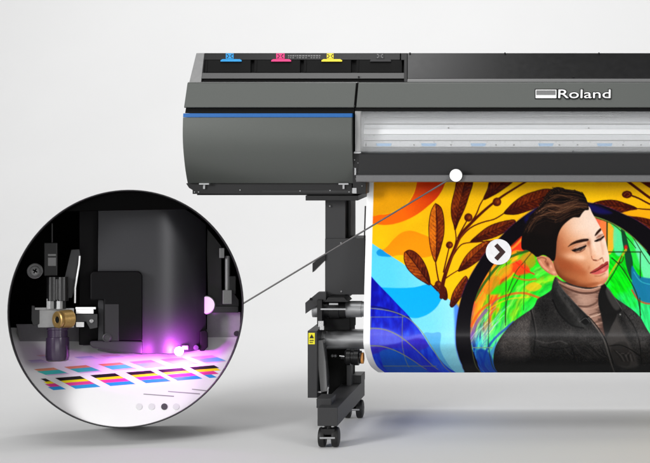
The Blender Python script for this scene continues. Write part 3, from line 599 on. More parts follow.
fr = nt.nodes.new("ShaderNodeFresnel"); fr.inputs[0].default_value = 1.35; mx = nt.nodes.new("ShaderNodeMixShader")
nt.links.new(fr.outputs[0], mx.inputs[0]); nt.links.new(tr.outputs[0], mx.inputs[1]); nt.links.new(g.outputs[0], mx.inputs[2]); nt.links.new(mx.outputs[0], nt.nodes["Material Output"].inputs[0])
mb = MB(); mb.xprism([(111.6, .012), (151.8, .016), (151.8, .019), (111.6, .015)], X(360.5), XR-.002); mb.build('window_pane', pane, pp)
mb = MB(); mb.xprism([(153.2, .018), (154.2, .006), (175.2, -.004), (175.4, .10), (153.2, .10)], X(359), XR); mb.build('front_apron', M['apron'], pp, .001)
mb = MB(); mb.xprism([(175.0, -.030), (176.0, -.036), (181.6, -.036), (182.2, -.030), (182.2, .07), (175.0, .07)], X(357.5), XR); mb.build('front_lip', M['lip'], pp, .001)
mb = MB(); mb.prism([(352.4, 152), (361, 152), (361, 176), (366, 182), (366, 194), (353, 194)], .03, .25); mb.build('side_bracket', M['black'], pp, .001)
for q in ((354, 151.6, 361, 153.6, .022, .02), (354.4, 168, 356.2, 175, .026, .01), (352.2, 188, 356.5, 193.5, .028, .01)): mb = MB(); mb.box(*q); mb.build('bracket_clip_and_gap', M['alu'], pp, .0005)  # lowest piece is added, standing in for bright backdrop seen through a gap
for x, y in ((354.5, 160), (359.3, 172), (358, 163), (356, 179), (362, 186)): stud('bracket_screw', M['silver'], P(x, y, .031), P(x, y, .024), .002, 10)
# maker's emblem and name
mb = MB(); mb.mi = 0; YL = .034
yl = lambda x, y: .066-(y-83.2)/24*.052-.004
ring = lambda a, b, c, d, t: [[(a, b), (c, b), (c, b+t), (a, b+t)], [(a, d-t), (c, d-t), (c, d), (a, d)], [(a, b+t), (a+t, b+t), (a+t, d-t), (a, d-t)], [(c-t, b+t), (c, b+t), (c, d-t), (c-t, d-t)]]
for q in ring(535.6, 89.7, 556.4, 98.2, .7): mb.prism(q, lambda x, y: yl(x, y)+.001, .004)
mb.prism([(536.3, 95.2), (555.7, 95.2), (555.7, 97.5), (536.3, 97.5)], yl, .004)
mb.build('emblem', M['white'], pp)
mb = MB(); mb.box(536.3, 90.4, 555.7, 95.2, lambda x, y: yl(x, y)+.0025, .003); mb.build('emblem_field', M['lever'], pp)
mb = MB()
for q in ring(534.8, 88.9, 557.2, 99.0, .8): mb.prism(q, lambda x, y: yl(x, y)+.002, .004)
mb.build('emblem_outline', M['deep'], pp)
text_mesh('nameplate_lettering', 'Roland', 558.4, 89.6, 610.6, 98.2, lambda x, y: yl(x, y)+.001, .005, M['white'], pp, .003)
text_mesh('lettering_outline', 'Roland', 558.4, 89.6, 610.6, 98.2, lambda x, y: yl(x, y)+.003, .004, M['deep'], pp, .038, .75)

# ink bay and lid on the sloping top
ys = lambda x, y: .085+(81.5-y)/28*.105
Z = lambda off: (lambda x, y: ys(x, y)+off)
mb = MB(); mb.prism([(196.3, 53.2), (204.2, 53.2), (201, 82.2), (189.2, 82.2)], ys, .16); mb.build('side_panel', M['silver'], pp, .0012)
mb = MB(); mb.prism([(203.8, 53.2), (406, 53.2), (406, 82.2), (200.8, 82.2)], Z(.030), .16); mb.build('ink_bay_floor', M['deep'], pp)
mb = MB(); mb.prism([(203.6, 53.2), (400, 53.2), (400, 59.8), (203.2, 59.8)], Z(.012), .03); mb.build('label_bar', M['black'], pp, .0008)
mb = MB(); mb.prism([(202.0, 73.0), (405, 73.0), (405, 78.6), (201.4, 78.6)], Z(.002), .03); mb.build('bay_ledge', M['ledge'], pp, .0012)
mb = MB(); mb.prism([(401, 53.2), (407.2, 53.2), (407.2, 82), (404, 82), (404, 60), (401, 60)], Z(.0), .05); mb.build('bay_post', M['black'], pp, .001)
for (a, b), mk, (sq0, sq1), (st0, st1) in (((205, 250.5), 'cyan', (225.8, 233.5), (220.5, 241.5)), ((254.5, 300), 'magenta', (276.2, 284.5), (271.2, 291)), ((304, 351), 'yellow', (326.8, 333.5), (321.5, 342)), ((356.5, 402), None, (376, 384), (370, 391))):
    mb = MB(); mb.prism([(a, 60.2), (b, 60.2), (b, 72.4), (a-.6, 72.4)], Z(.010), .03); mb.prism([(a+1, 60.2), (a+2.4, 60.2), (a+2.0, 72.2), (a+.6, 72.2)], Z(.006), .01)
    tray = mb.build('ink_tray', M['deep'], pp, .001)
    mk2 = M[mk] if mk else M['steel']
    mb = MB(); mb.prism([(st0+2, 59.2), (st1-2, 59.2), (st1, 60.4), (st1, 61.6), (st0, 61.6), (st0, 60.4)], Z(.003), .012); mb.prism([(sq0, 53.4), (sq1, 53.4), (sq1, 58.9), (sq0, 58.9)], Z(.008), .01)
    o = mb.build('ink_label', mk2, tray)
    if mk is None: o['label'] = 'dark grey ink label'
    else: o['label'] = mk+' ink label'
    mb = MB(); c = (sq0+sq1)/2
    for sx in (-1, 1):
        for sy in (-1, 1): mb.prism([(c+sx*.5, 56.1), (c+sx*2.4, 56.1+sy*2.2), (c+sx*3.2, 56.1+sy*1.6), (c+sx*.9, 56.1)], Z(.0065), .004)
    mb.build('label_mark', M['lever'] if mk is None else M['steel'], tray)
mb = MB(); x = 288.0; rng = random.Random(3)
while x < 321:
    w = rng.uniform(1.0, 2.6); mb.prism([(x, 55.2), (x+w, 55.2), (x+w, 56.6), (x, 56.6)], Z(.0105), .003)
    if rng.random() < .8: mb.prism([(x, 57.4), (x+w*.8, 57.4), (x+w*.8, 58.4), (x, 58.4)], Z(.0105), .003)
    x += w+.7
mb.build('printed_notice', M['lever'], pp)
mb = MB(); mb.prism([(407.4, 53.2), (857, 53.2), (862, 78.6), (407.4, 78.6)], Z(.0), .12); mb.build('top_lid', M['gloss'], pp, .0015)
mb = MB(); mb.xprism([(78.8, .094), (82.0, .083), (82.2, .14), (78.8, .14)], X(407.4, .09), XR); mb.build('lid_edge', M['lever'], pp, .0008)
mb = MB(); mb.prism([(201, 79.0), (406, 79.0), (406, 82.2), (200.6, 82.2)], Z(.012), .03); mb.build('bay_gap', M['deep'], pp)
for x, y in ((358.8, 77), (573.5, 76.8), (410, 53.4), (505, 53.4), (599, 53.4)): stud('lid_stop', M['black'], P(x, y, ys(x, y)+.004), P(x, y, ys(x, y)-.006), .0035)

# stand leg -------------------------------------------------------------------
mb = MB(); mb.box(305.5, 195.6, 358, 200.6, .10, .42); mb.build('stand_beam', M['black'], pp, .0012)
mb = MB(); mb.box(325.2, 200.4, 345.4, 300, .165, .16); mb.box(345.4, 200.4, 350.6, 240, .205, .12); mb.build('stand_column', M['steel'], pp, .0015)
mb = MB(); mb.box(325.0, 238.5, 364.8, 294.6, .158, .14); mb.build('column_cover', M['steel'], pp, .0015)
mb = MB(); mb.box(347.2, 200.4, 348.4, 238, .200, .03); mb.build('column_seam', M['deep'], pp)
for x, y in ((341.2, 243), (341.5, 291.5), (330, 206)): MB().lathe(P(x, y, .160), (0, -1, 0), [(0, .004), (.003, .004), (.005, .002)], 14).build('column_screw', M['silver'], pp)
mb = MB(); mb.tube([P(365.4, 206, .2), P(364.9, 222, .19), P(364.4, 240, .185)], .0025); mb.build('cable', M['black'], pp)
mb = MB(); mb.prism([(325.4, 253.6), (325.4, 259.5), (312.4, 272.6), (312.4, 263.2)], .15, .05); mb.build('column_hook', M['black'], pp, .001)
mb = MB(); mb.prism([(305.2, 302.8), (318, 292.2), (326, 292.2), (326, 302), (322, 302), (305.4, 313.8)], .12, .03); mb.build('roll_bracket', M['steel'], pp, .001)
mb = MB(); mb.lathe(P(311, 299, .119), (0, -1, 0), [(0, .005), (.003, .005)], 14); mb.build('bracket_bolt', M['deep'], pp)
# upper roller with its clamp
u = (D+.15)/F
mb = MB(); mb.cyl(P(313, 309, .16), P(362, 309, .16), 8.2*u); mb.cyl(P(362, 309, .16), P(860, 309, .16), 7.6*u); mb.build('guide_roller', M['alu'], pp)
mb = MB(); mb.lathe(P(320, 309, .15), (1, 0, 0), [(0, 8.8*u), (2*u, 9.4*u), (5*u, 9.4*u), (5*u, 8.6*u), (10*u, 8.6*u), (10*u, 9.6*u), (20*u, 9.6*u), (20*u, 8.8*u), (26*u, 8.8*u)], 28)
mb.prism([(328, 297.5), (344, 297.5), (348, 302), (325, 302)], .09, .1); mb.prism([(317, 300), (322, 300), (322, 320), (324, 326), (317, 326)], .10, .08); mb.build('roller_clamp', M['black'], pp, .0008)
mb = MB(); mb.box(329, 303.2, 338, 305, .088, .008); mb.box(320.5, 308.4, 346, 310, .094, .006); mb.build('clamp_trim', M['alu'], pp, .0006)
mb = MB(); mb.box(320, 318, 350, 330, .15, .14); mb.build('motor_block', M['deep'], pp, .002)
# lower take-up tube
mb = MB(); mb.cyl(P(322.5, 339, .20), P(860, 339, .20), 10*(D+.2)/F, n=40); mb.build('take_up_tube', M['alu'], pp)
mb = MB(); mb.lathe(P(321.5, 339, .20), (1, 0, 0), [(0, 7*u), (1.2*u, 10.4*u), (4*u, 10.6*u), (4.5*u, 10.2*u)], 36); mb.build('tube_collar', M['silver'], pp)
for y in (332, 346): stud('collar_screw', M['steel'], P(326.5, y, .168), P(326.5, y, .158), .0035)
mb = MB(); mb.prism([(317, 326), (351, 326), (351, 398), (338, 408), (317, 408)], .235, .10); mb.build('leg_frame', M['deep'], pp, .002)
mb = MB(); mb.box(346.6, 349, 351.2, 405, .20, .04); mb.build('leg_rib', M['steel'], pp, .001)
mb = MB(); mb.box(307.6, 330.8, 317.0, 397.8, .07, .22); side = mb.build('side_panel', M['steel'], pp, .0012)
mb = MB(); mb.box(308.4, 332.8, 314.8, 344.2, .0685, .002); mb.build('warning_label', M['warn'], side)
mb = MB(); mb.prism([(311.6, 334.2), (313.8, 338.2), (309.4, 338.2)], .0668, .002); mb.box(309.6, 340, 313.6, 340.8, .0668, .002); mb.box(309.6, 342, 312.8, 342.7, .0668, .002); mb.build('label_print', M['black'], side)
mb = MB(); mb.prism([(314.6, 341), (322.4, 340), (325.5, 362), (327.2, 391), (320.4, 392.5), (318, 366)], .10, .05); mb.build('tension_lever', M['lever'], pp, .002)
mb = MB(); mb.prism([(322.6, 345), (324.6, 343), (328, 378), (327.2, 391)], .112, .03); mb.build('lever_edge', M['steel'], pp, .001)
mb = MB(); mb.box(318, 321, 323.5, 327, .095, .01); mb.box(319.6, 326, 324, 330, .092, .01); mb.build('latch', M['chrome'], pp, .001)
mb = MB(); mb.box(318, 391.4, 321, 392.6, .09, .02); mb.tube([P(328.2, 387, .09), P(327.8, 394, .088), P(326.5, 400, .086)], .003); mb.build('lever_wire', M['chrome'], pp)
mb = MB(); mb.lathe(P(332.5, 355.4, .236), (0, -1, 0), [(0, .006), (.006, .006), (.008, .003)], 14); mb.lathe(P(335.6, 355.4, .236), (0, -1, 0), [(0, .006), (.006, .006), (.008, .003)], 14); mb.build('frame_bolt', M['silver'], pp)
mb = MB(); v = (D+.14)/F
mb.lathe(P(341, 357, .14), (1, 0, 0), [(0, 2.2*v), (4*v, 2.2*v), (4*v, 6.0*v), (6*v, 8.2*v), (10*v, 8.2*v), (10.5*v, 7.4*v), (13*v, 7.4*v), (13.5*v, 8.2*v), (18*v, 8.2*v), (19*v, 6.4*v), (20.4*v, 6.4*v)], 30); knob = mb.build('core_holder', M['gloss'], pp)
mb = MB(); mb.lathe(P(361, 358, .14), (1, 0, 0), [(0, 5.6*v), (2.6*v, 5.6*v), (2.8*v, 4.6*v)], 24); mb.build('core_end', M['orange'], knob)
mb = MB(); mb.tube([P(339.5, 355.8, .12), P(346, 356.6, .118)], .0022); mb.build('holder_pin', M['chrome'], pp)
# foot, running front to back, and two twin-wheel casters
YF = -.27
xl, xr = X(317.4, YF), X(337.6, YF); zt, zb = P(0, 407.8, YF).z, P(0, 426, YF).z
mb = MB(); mb.wbox(xl, xr, YF, .36, zb, zt); mb.build('stand_foot', M['steel'], pp, .002)
mb = MB(); mb.box(316.4, 398.6, 331.2, 408.0, YF+.06, .10); mb.build('foot_step', M['steel'], pp, .0015)
mb = MB(); mb.wbox(X(350.5, .34), xr+.002, .26, .355, zt-.001, zt+.03); mb.build('foot_block', M['steel'], pp, .0015)
def caster(Yc, n):
    xc = (xl+xr)/2; k = (D-.25)/F; r = 10.0*k
    c = thing_part = MB()
    c.prism([], 0, 0) if False else None
    c.cyl((xc, Yc, zb+.001), (xc, Yc, zb-4*k), 3.0*k, n=18)
    c.plan([(xc-7*k, Yc-6*k), (xc+7*k, Yc-6*k), (xc+7*k, Yc+10*k), (xc-7*k, Yc+10*k)], r*1.35, r*1.95)
    c.cyl((xc-8.5*k, Yc+2*k, r), (xc+8.5*k, Yc+2*k, r), 2.2*k, n=16)
    o = c.build('caster', M['black'], pp, .002)
    for s in (-1, 1):
        w = MB(); x0 = xc+s*3.2*k; x1 = xc+s*10.2*k
        w.lathe((x0, Yc+2*k, r+.0004), (s, 0, 0), [(0, r*.82), (.8*k, r*.98), (2*k, r), (5*k, r), (6.4*k, r*.93), (7*k, r*.74)], 36)
        w.build('wheel', M['rubber'], o)
    w = MB(); w.box_ = None
    w.wbox(xc-7.6*k, xc+7.6*k, Yc-8.6*k, Yc-7*k, r*1.0, r*1.18); w.build('fork_highlight', M['alu'], o, .001)  # added silver bar stands in for the white highlight on the axle fork
    for s in (-1, 1): MB().cyl((xc+s*4.6*k, Yc-4*k, zb-1.4*k), (xc+s*4.6*k, Yc-4*k, zb+.001), 1.6*k, n=12).build('mounting_nut', M['alu'], o)
caster(-.245, 0); caster(.315, 1)

# ---------------------------------------------------------------------------
# THE PRINT hanging out of the printer
# ---------------------------------------------------------------------------
C = paint_print()
XL = X(363.4, .02)
key = [(168, .125), (178, .118), (200, .102), (240, .076), (290, .044), (325, .024), (340, .019), (346, .026), (352, .056), (360, .118), (367, .218), (372.4, .40)]
kz = np.array([P(0, y, Y).z for y, Y in key]); kY = np.array([Y for _, Y in key]); kr = np.array([y for y, _ in key])
def smooth_curve(n):
    pts = spline([(a, b, c) for a, b, c in zip(kY, kz, kr)], False, 24)
    s = np.concatenate([[0], np.cumsum(np.hypot(np.diff(pts[:, 0]), np.diff(pts[:, 1]))+.15*np.abs(np.diff(pts[:, 2]))*u)]); t = np.linspace(0, s[-1], n)
    return [np.interp(t, s, pts[:, i]) for i in range(3)]
ry, rz, rr = smooth_curve(470)
bk = [(.47, .156), (.55, .165), (.61, .22), (.63, .32), (.62, .6), (.60, .84)]
ry = np.concatenate([ry, [a for a, _ in bk]]); rz = np.concatenate([rz, [b for _, b in bk]]); rr = np.concatenate([rr, np.linspace(373, 376, len(bk))])
u0 = (D+.05)/F
cx = np.concatenate([np.arange(XL/u0+XV, 655, 1/RES), np.arange(655, XV+.74/u0, 2.0)])
gx = (cx-XV)*u0; nr, nc = len(ry), len(cx)
ripple = lambda x, z: .0013*np.sin(4.3*x+2.6*z+.7)+.0007*np.sin(10.1*x-5.2*z)     # paper never hangs perfectly flat
co = np.empty((nr, nc, 3)); co[..., 0] = gx[None]; co[..., 1] = ry[:, None]; co[..., 2] = rz[:, None]
co[..., 1] += ripple(co[..., 0], co[..., 2])*np.clip((kz[0]-.06-co[..., 2])*6, 0, 1)
ci = np.clip((cx-CX0)*RES, 0, C.w-1.001); ri = np.clip((rr-CY0)*RES-.5, 0, C.h-1.001)
i0 = ci.astype(int); fi = (ci-i0)[None, :, None]; j0 = ri.astype(int); fj = (ri-j0)[:, None, None]
S = lambda j, i: C.img[np.ix_(j, i)]
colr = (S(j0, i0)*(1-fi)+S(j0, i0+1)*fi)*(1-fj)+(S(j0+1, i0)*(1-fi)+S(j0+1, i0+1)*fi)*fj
colr = np.clip(colr, 0, 1)
edge = np.clip((cx-(XL/u0+XV)-6.3)*1.6, 0, 1)[None, :, None]; colr = colr*edge+.965*(1-edge)   # unprinted white margin
colr[-len(bk):] = .95
L = np.where(colr <= .04045, colr/12.92, ((colr+.055)/1.055)**2.4)
rgba = np.ones((nr*nc, 4), 'f'); rgba[:, :3] = L.reshape(-1, 3)
me = bpy.data.meshes.new('printed_banner'); me.vertices.add(nr*nc); me.vertices.foreach_set("co", co.reshape(-1).astype('f'))
a = (np.arange(nr-1)[:, None]*nc+np.arange(nc-1)[None]).ravel(); quads = np.stack([a, a+nc, a+nc+1, a+1], -1).astype('i')
nq = len(quads); me.loops.add(nq*4); me.loops.foreach_set("vertex_index", quads.ravel()); me.polygons.add(nq); me.polygons.foreach_set("loop_start", np.arange(nq)*4)
me.polygons.foreach_set("use_smooth", np.ones(nq, bool)); me.update(calc_edges=True)
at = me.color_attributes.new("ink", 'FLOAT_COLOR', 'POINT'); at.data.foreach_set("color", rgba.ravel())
ban = bpy.data.objects.new('printed_banner', me); COL.objects.link(ban)
m = bpy.data.materials.new('printed_media'); m.use_nodes = True; nt = m.node_tree; b = nt.nodes["Principled BSDF"]
vc = nt.nodes.new("ShaderNodeVertexColor"); vc.layer_name = "ink"; 
nt.nodes.remove(b); df = nt.nodes.new("ShaderNodeBsdfDiffuse"); gl = nt.nodes.new("ShaderNodeBsdfGlossy"); gl.inputs["Roughness"].default_value = .2; mx = nt.nodes.new("ShaderNodeMixShader")
mx.inputs[0].default_value = .022; nt.links.new(vc.outputs[0], df.inputs[0]); nt.links.new(df.outputs[0], mx.inputs[1]); nt.links.new(gl.outputs[0], mx.inputs[2]); nt.links.new(mx.outputs[0], nt.nodes["Material Output"].inputs[0])
me.materials.append(m)
sd = ban.modifiers.new("thickness", 'SOLIDIFY'); sd.thickness = .0012; sd.offset = -1
tag(ban, 'colourful printed banner of a short haired person in dark jacket, hanging from the printer', 'banner')

# round white button with a chevron, a page-control overlay built as a disc on the print
bp_ = P(498.5, 252, .06)
def sheetY(row): return float(np.interp(row, rr[:470], ry[:470])+ripple(bp_.x, bp_.z))
bd = thing('arrow_button', P(498.5, 252, .06), 'round white button with dark arrow, a page overlay built onto the banner beside the printed head', 'button')
yb = lambda x, y: sheetY(y)-.0015
circ = lambda cx_, cy_, r, n=40: [(cx_+r*math.cos(2*math.pi*i/n), cy_+r*math.sin(2*math.pi*i/n)) for i in range(n)]
mb = MB(); mb.prism(circ(498.6, 251.9, 12.8), lambda x, y: sheetY(y)-.0022, .0014); mb.build('disc', mat('button_white', (226, 226, 228), .5), bd)
mb = MB(); mb.prism([(494.2, 246.2), (497.4, 243.4), (505.6, 252), (497.6, 260.8), (494.2, 257.8), (499.6, 252.1)], lambda x, y: sheetY(y)-.0029, .0012); mb.build('chevron', mat('dark_maroon', (44, 10, 8), .4), bd)

# ---------------------------------------------------------------------------
# ROUND INSET PICTURE: built out as a tilted drum with the print carriage modelled in it
# ---------------------------------------------------------------------------
DEP = .37; cx0, cy0, rad = 127.5, 308.0, 118.0
Yc = -.03
for _ in range(30):
    Cc = P(cx0, cy0, Yc); ax = (Cc-Vector((0, -D, H))).normalized(); rt = ax.cross(Vector((0, 0, 1))).normalized(); upv = rt.cross(ax)
    RR = rad*(D+Yc)/F; ca = math.hypot(ax.x, ax.y); EX = ax.y/ca; low = (Cc+ax*DEP-upv*RR*(1+.118*DEP)).z
    Yc += (low-.001)*2.0        # slide along until the tilted drum rests on the floor
FL = .118                                   # the drum opens slightly towards its back
ring_pt = lambda a, r=1.0, t=0.0: Cc+ax*t+(rt*math.cos(a)*EX+upv*math.sin(a))*RR*r*(1+FL*t)
NA = 120
case = thing('round_inset_drum', Cc-upv*RR*1.0, 'large round black inset picture with thin dark rim, built as a drum left of the printer', 'inset picture')  # case: root of the built-out inset picture
def loft(rings, closed_ends=(False, False), filt=None):
    mb = MB(); vs = [[mb.bm.verts.new(p) for p in rg] for rg in rings]
    for A, B in zip(vs, vs[1:]):
        for i in range(NA): mb.face((A[i], A[(i+1) % NA], B[(i+1) % NA], B[i]))
    if closed_ends[0]: mb.face(vs[0])
    if closed_ends[1]: mb.face(vs[-1])
    return mb
angs = [2*math.pi*i/NA for i in range(NA)]
rg = lambda r, t: [ring_pt(a, r, t) for a in angs]
loft([rg(.999, .004), rg(.999, DEP), rg(.97, DEP+.006), rg(.97, DEP+.006)], (False, True)).build('inset_shell', M['deep'], case)
loft([rg(1.0, .004), rg(1.002, 0), rg(.997, -.002), rg(.9925, 0), rg(.991, .006), rg(.991, DEP-.01)]).build('rim', M['steel'], case)
mb = MB(); mb.bm.verts.ensure_lookup_table(); vs = [mb.bm.verts.new(p) for p in rg(.988, DEP-.008)]; mb.face(vs); mb.build('inset_back', M['pitch'], case)
mb = MB(); vs = [ring_pt(a, .986, .012) for a in np.linspace(math.radians(57.6), math.radians(122.4), 30)]; mb.hull2(vs, [v+ax*.05 for v in vs]); mb.build('inset_header', M['pitch'], case)
# things inside are placed by their own depth behind the opening
CAM = Vector((0, -D, H))
def PC(px, py, d):                          # point on the sight line through (px, py), d behind the opening, in the tilted inset drum's own frame
    v = P(px, py, 0)-CAM; t = ((Cc-CAM).dot(ax)+d)/v.dot(ax); return CAM+v*t
class MBC(MB): P = staticmethod(PC); push = ax
inY = lambda d: d
# slanted white test print
pa, pb, pc = PC(127, 425.2, .004), PC(20, 349.5, .27), PC(243, 338.5, .31)
pn = (pb-pa).cross(pc-pa).normalized(); pn = pn if pn.z > 0 else -pn
def on_sheet(px, py, lift=.0006):
    d = P(px, py, 0)-CAM; t = (pa-CAM).dot(pn)/d.dot(pn); return CAM+d*t+pn*lift
arc = []
for a in np.linspace(math.radians(-189), math.radians(9), 120):
    q = ring_pt(a, .988, 0); g = ring_pt(a, .988, 1)-q; t = (pa-q).dot(pn)/g.dot(pn); arc.append((q+g*t, t))
pts = [p for p, t in arc if -.001 <= t <= DEP-.02]
mb = MBC(); mb.mi = 0; mb.hull2(pts, [p-pn*.004 for p in pts])
mats = [M['paper']]; pal = {}
def ink(rgb):
    if rgb not in pal: pal[rgb] = len(mats); mats.append(mat('test_ink', rgb, .45, 0, .03, 50))
    return pal[rgb]
def patch(x0, y0, w, hgt, stripes):
    wx, wy = w; hx, hy = hgt; n = sum(k for k, _ in stripes); acc = 0
    for k, c in stripes:
        f0, f1 = acc/n, (acc+k)/n; acc += k; mb.mi = ink(c)
        q = [(x0+hx*f0, y0+hy*f0), (x0+hx*f0+wx, y0+hy*f0+wy), (x0+hx*f1+wx, y0+hy*f1+wy), (x0+hx*f1, y0+hy*f1)]
        q = [p for p in q]
        if any(math.hypot(x-cx0, y-cy0) > rad*.965 for x, y in q):     # cut where the inset drum's wall stands
            m_ = 10; top = [(q[0][0]+(q[1][0]-q[0][0])*i/m_, q[0][1]+(q[1][1]-q[0][1])*i/m_) for i in range(m_+1)]; bot = [(q[3][0]+(q[2][0]-q[3][0])*i/m_, q[3][1]+(q[2][1]-q[3][1])*i/m_) for i in range(m_+1)]
            ok = [i for i in range(m_+1) if math.hypot(top[i][0]-cx0, top[i][1]-cy0) < rad*.965 and math.hypot(bot[i][0]-cx0, bot[i][1]-cy0) < rad*.965]
            if len(ok) < 2: continue
            q = [top[ok[0]], top[ok[-1]], bot[ok[-1]], bot[ok[0]]]
        mb.face([mb.bm.verts.new(on_sheet(*p)) for p in q])
cmyk = [(3.2, (30, 24, 26)), (2.4, (246, 226, 24)), (3.2, (226, 60, 150)), (3.4, (40, 150, 220))]
for x0, y0 in ((20.5, 380.4), (55, 378), (90, 375.2), (125.5, 372.4), (157, 369.8), (189, 367.2), (218, 364.8)): patch(x0, y0, (25, -2.0), (20.5, 10.8), cmyk)
for i, (x0, y0) in enumerate(((31.5, 369.4), (64, 366.9), (98, 364.2), (129, 361.8), (160, 359.4), (190, 357))):
    patch(x0, y0, (22, -1.8), (16.5, 6.4), [(2.2, [(226, 150, 112), (226, 150, 112), (226, 150, 112), (226, 150, 150), (214, 160, 214), (214, 170, 226)][i]), (3.6, [(70, 200, 190), (70, 200, 190), (80, 200, 196), (120, 196, 206), (140, 190, 226), (110, 180, 226)][i]), (1.0, (218, 190, 224))])
for x0, y0, c in ((24, 360.5, (206, 196, 230)), (48, 358.8, (236, 206, 206)), (74, 357, (196, 204, 232)), (100, 355.4, (232, 206, 214)), (36, 355.2, (234, 214, 208))): patch(x0, y0, (17, -1.0), (8, 2.8), [(1, c), (1, (226, 222, 240))])
for x0, y0, x1, y1 in ((143.5, 393.6, 174, 395.8), (168, 391.0, 200, 393.4), (192, 388.8, 208.5, 390.4)):
    mb.mi = ink((150, 146, 150)); mb.face([mb.bm.verts.new(on_sheet(*p)) for p in ((x0, y0), (x1, y1), (x1, y1+1.1), (x0, y0+.9))])
tag(mb.build('test_print', mats, None, smooth=False), 'white test print with rows of colour patches inside the round inset picture', 'print sheet')
# four page-indicator dots of an overlay, built as discs on the sheet
for i, (x, c, lab) in enumerate(((139, (222, 222, 223), 'pale grey dot leftmost in the row on the white test print'), (151.5, (220, 220, 221), 'pale grey dot touching the left side of the dark dot'), (164.3, (70, 70, 72), 'dark grey dot on the white test print near the rim'), (176, (220, 220, 221), 'pale grey dot to the right of the dark dot'))):
    mb = MBC(); q = circ(x, 406.8, 3.2, 24); mb.hull2([on_sheet(a, b_, .0018) for a, b_ in q], [on_sheet(a, b_, .0006) for a, b_ in q])
    tag(mb.build('page_dot', mat('overlay_dot', c, .5, 0, .02)), lab, 'overlay_dot', 'overlay page dots in a row on the test print')

# print head carriage ---------------------------------------------------------
HY = inY(.17)
hd = thing('print_head', PC(150, 352, HY), 'tall dark grey print head with glowing violet lamp over the test print', 'print head')
mb = MBC(); top = lambda x_: max(207.2, 308-math.sqrt(114.5**2-(x_-127.5)**2))
plan = [(98, .33), (98, .170)] + [(x_, .170-.012*math.sin(min(1, (x_-98)/54)*math.pi/2)+.10*max(0, (x_-150)/56)**2.2) for x_ in range(102, 207, 4)] + [(206, .33)]
botm = lambda x_: 353.6-max(0, (x_-170)/36)**2*6 - max(0, (112-x_)/14)*3
mb.hull2([PC(a, botm(a), b_) for a, b_ in plan], [PC(a, top(a), b_) for a, b_ in plan])
hm = mat('head_grey', (50, 50, 53), .38, .25, .04, 240, .45); hmd = mat('head_black', (6, 5, 7), .5, 0, .08, 90, .12)
mb.build('housing', hm, hd, .002)
mb = MBC(); mb.box(79, 204, 98.2, 345, inY(.20), .12); mb.build('housing_flank', hmd, hd, .003)
mb = MBC(); mb.prism([(90, 274), (93, 271), (139, 271), (142.5, 274.5), (142.5, 341), (103.5, 341), (103.5, 300), (90, 300)], inY(.115), .06); mb.build('front_box', hmd, hd, .006, seg=3)
mb = MBC(); mb.box(105, 304, 119, 341, inY(.1135), .04); mb.build('box_rib', mat('rib_violet_black', (18, 14, 21), .4, 0, .06), hd, .002)
mb = MBC(); mb.prism([(90, 341.2), (94, 340.8), (142.6, 341.2), (142.6, 354.2), (128, 353.2), (110, 350.2), (92, 347.4), (90, 345)], inY(.112), .10); mb.build('base_plate', mat('base_violet_black', (36, 28, 40), .3, .1, .06, 160), hd, .004, seg=3)
mb = MBC(); mb.prism([(200, 331), (205.5, 330), (208, 333), (208, 347), (204, 351), (200, 351)], inY(.20), .05); mb.build('foot_pad', hmd, hd, .003)
mb = MBC(); mb.box(182, 345.6, 188, 349.4, inY(.164), .02); mb.build('lamp_window', mat('violet_window', (54, 34, 62), .3), hd)
mb = MBC(); mb.prism(circ(196, 347.6, 2.6, 18), inY(.178), .02); mb.build('lens', mat('violet_lens', (40, 24, 48), .3), hd)
mb = MBC()
mb.lathe(PC(107, 337.5, inY(.112)), -ax, [(0, .016), (.004, .016), (.006, .012), (.004, .009)], 24); mb.build('thumb_screw', M['steel'], hd)
led_c = PC(179, 351.2, .158)
mb = MBC(); mb.lathe(led_c+ax*.004, -ax, [(0, .0165), (.006, .016), (.011, .011), (.013, .004)], 24)
mb.build('uv_lamp', mat('uv_lamp_glow', (255, 200, 255), .4, 0, 0, emis=(236, 112, 255), estr=75), hd)
for dist, side, rise, en, cone, aim in ((.060, .020, .002, 7.0, 140, ax-rt*.30+upv*.10), (.13, -.11, .002, 2.4, 120, ax-rt*.2)):   # its glow on block and paper
    l = bpy.data.lights.new('uv_lamp_light', 'SPOT'); l.energy = en; l.spot_size = R(cone); l.spot_blend = .8; l.color = (.80, .09, 1.0); l.shadow_soft_size = .015
    lo = bpy.data.objects.new('uv_lamp_light', l); COL.objects.link(lo); lo.location = led_c-ax*dist+rt*side+upv*rise; lo.rotation_euler = aim.to_track_quat('-Z', 'Y').to_euler()
# right hand bearing unit
rodt = thing('guide_unit', PC(224, 300, inY(.22)), 'grey guide rod unit with white roller, right of the print head', 'machine part')
mb = MBC(); mb.cyl(PC(227.5, 256, inY(.21)), PC(227.5, 297, inY(.21)), .0095); mb.build('rod', M['lever'], rodt)
for q in ((219.5, 248, 224.5, 258, inY(.19), .03), (223, 290, 232, 304, inY(.18), .04)): mb = MBC(); mb.box(*q); mb.build('bearing', M['lever'], rodt, .002)
mb = MBC(); mb.prism([(207, 228), (215, 237.5), (221.5, 246), (222, 290), (232, 290), (239, 300), (239, 312), (208, 311), (206.5, 250)], inY(.29), .05); mb.box(229, 276, 236, 294, inY(.20), .03); mb.build('mounting_plate', M['black'], rodt, .002)
mb = MBC(); mb.box(209, 306, 238.5, 312.6, inY(.285), .03); mb.build('cross_arm', M['gloss'], rodt, .002)
mb = MBC(); mb.lathe(PC(205.8, 305, .278), -ax, [(0, .0345), (.020, .0345), (.026, .031)], 36); mb.build('roller', M['white'], rodt)
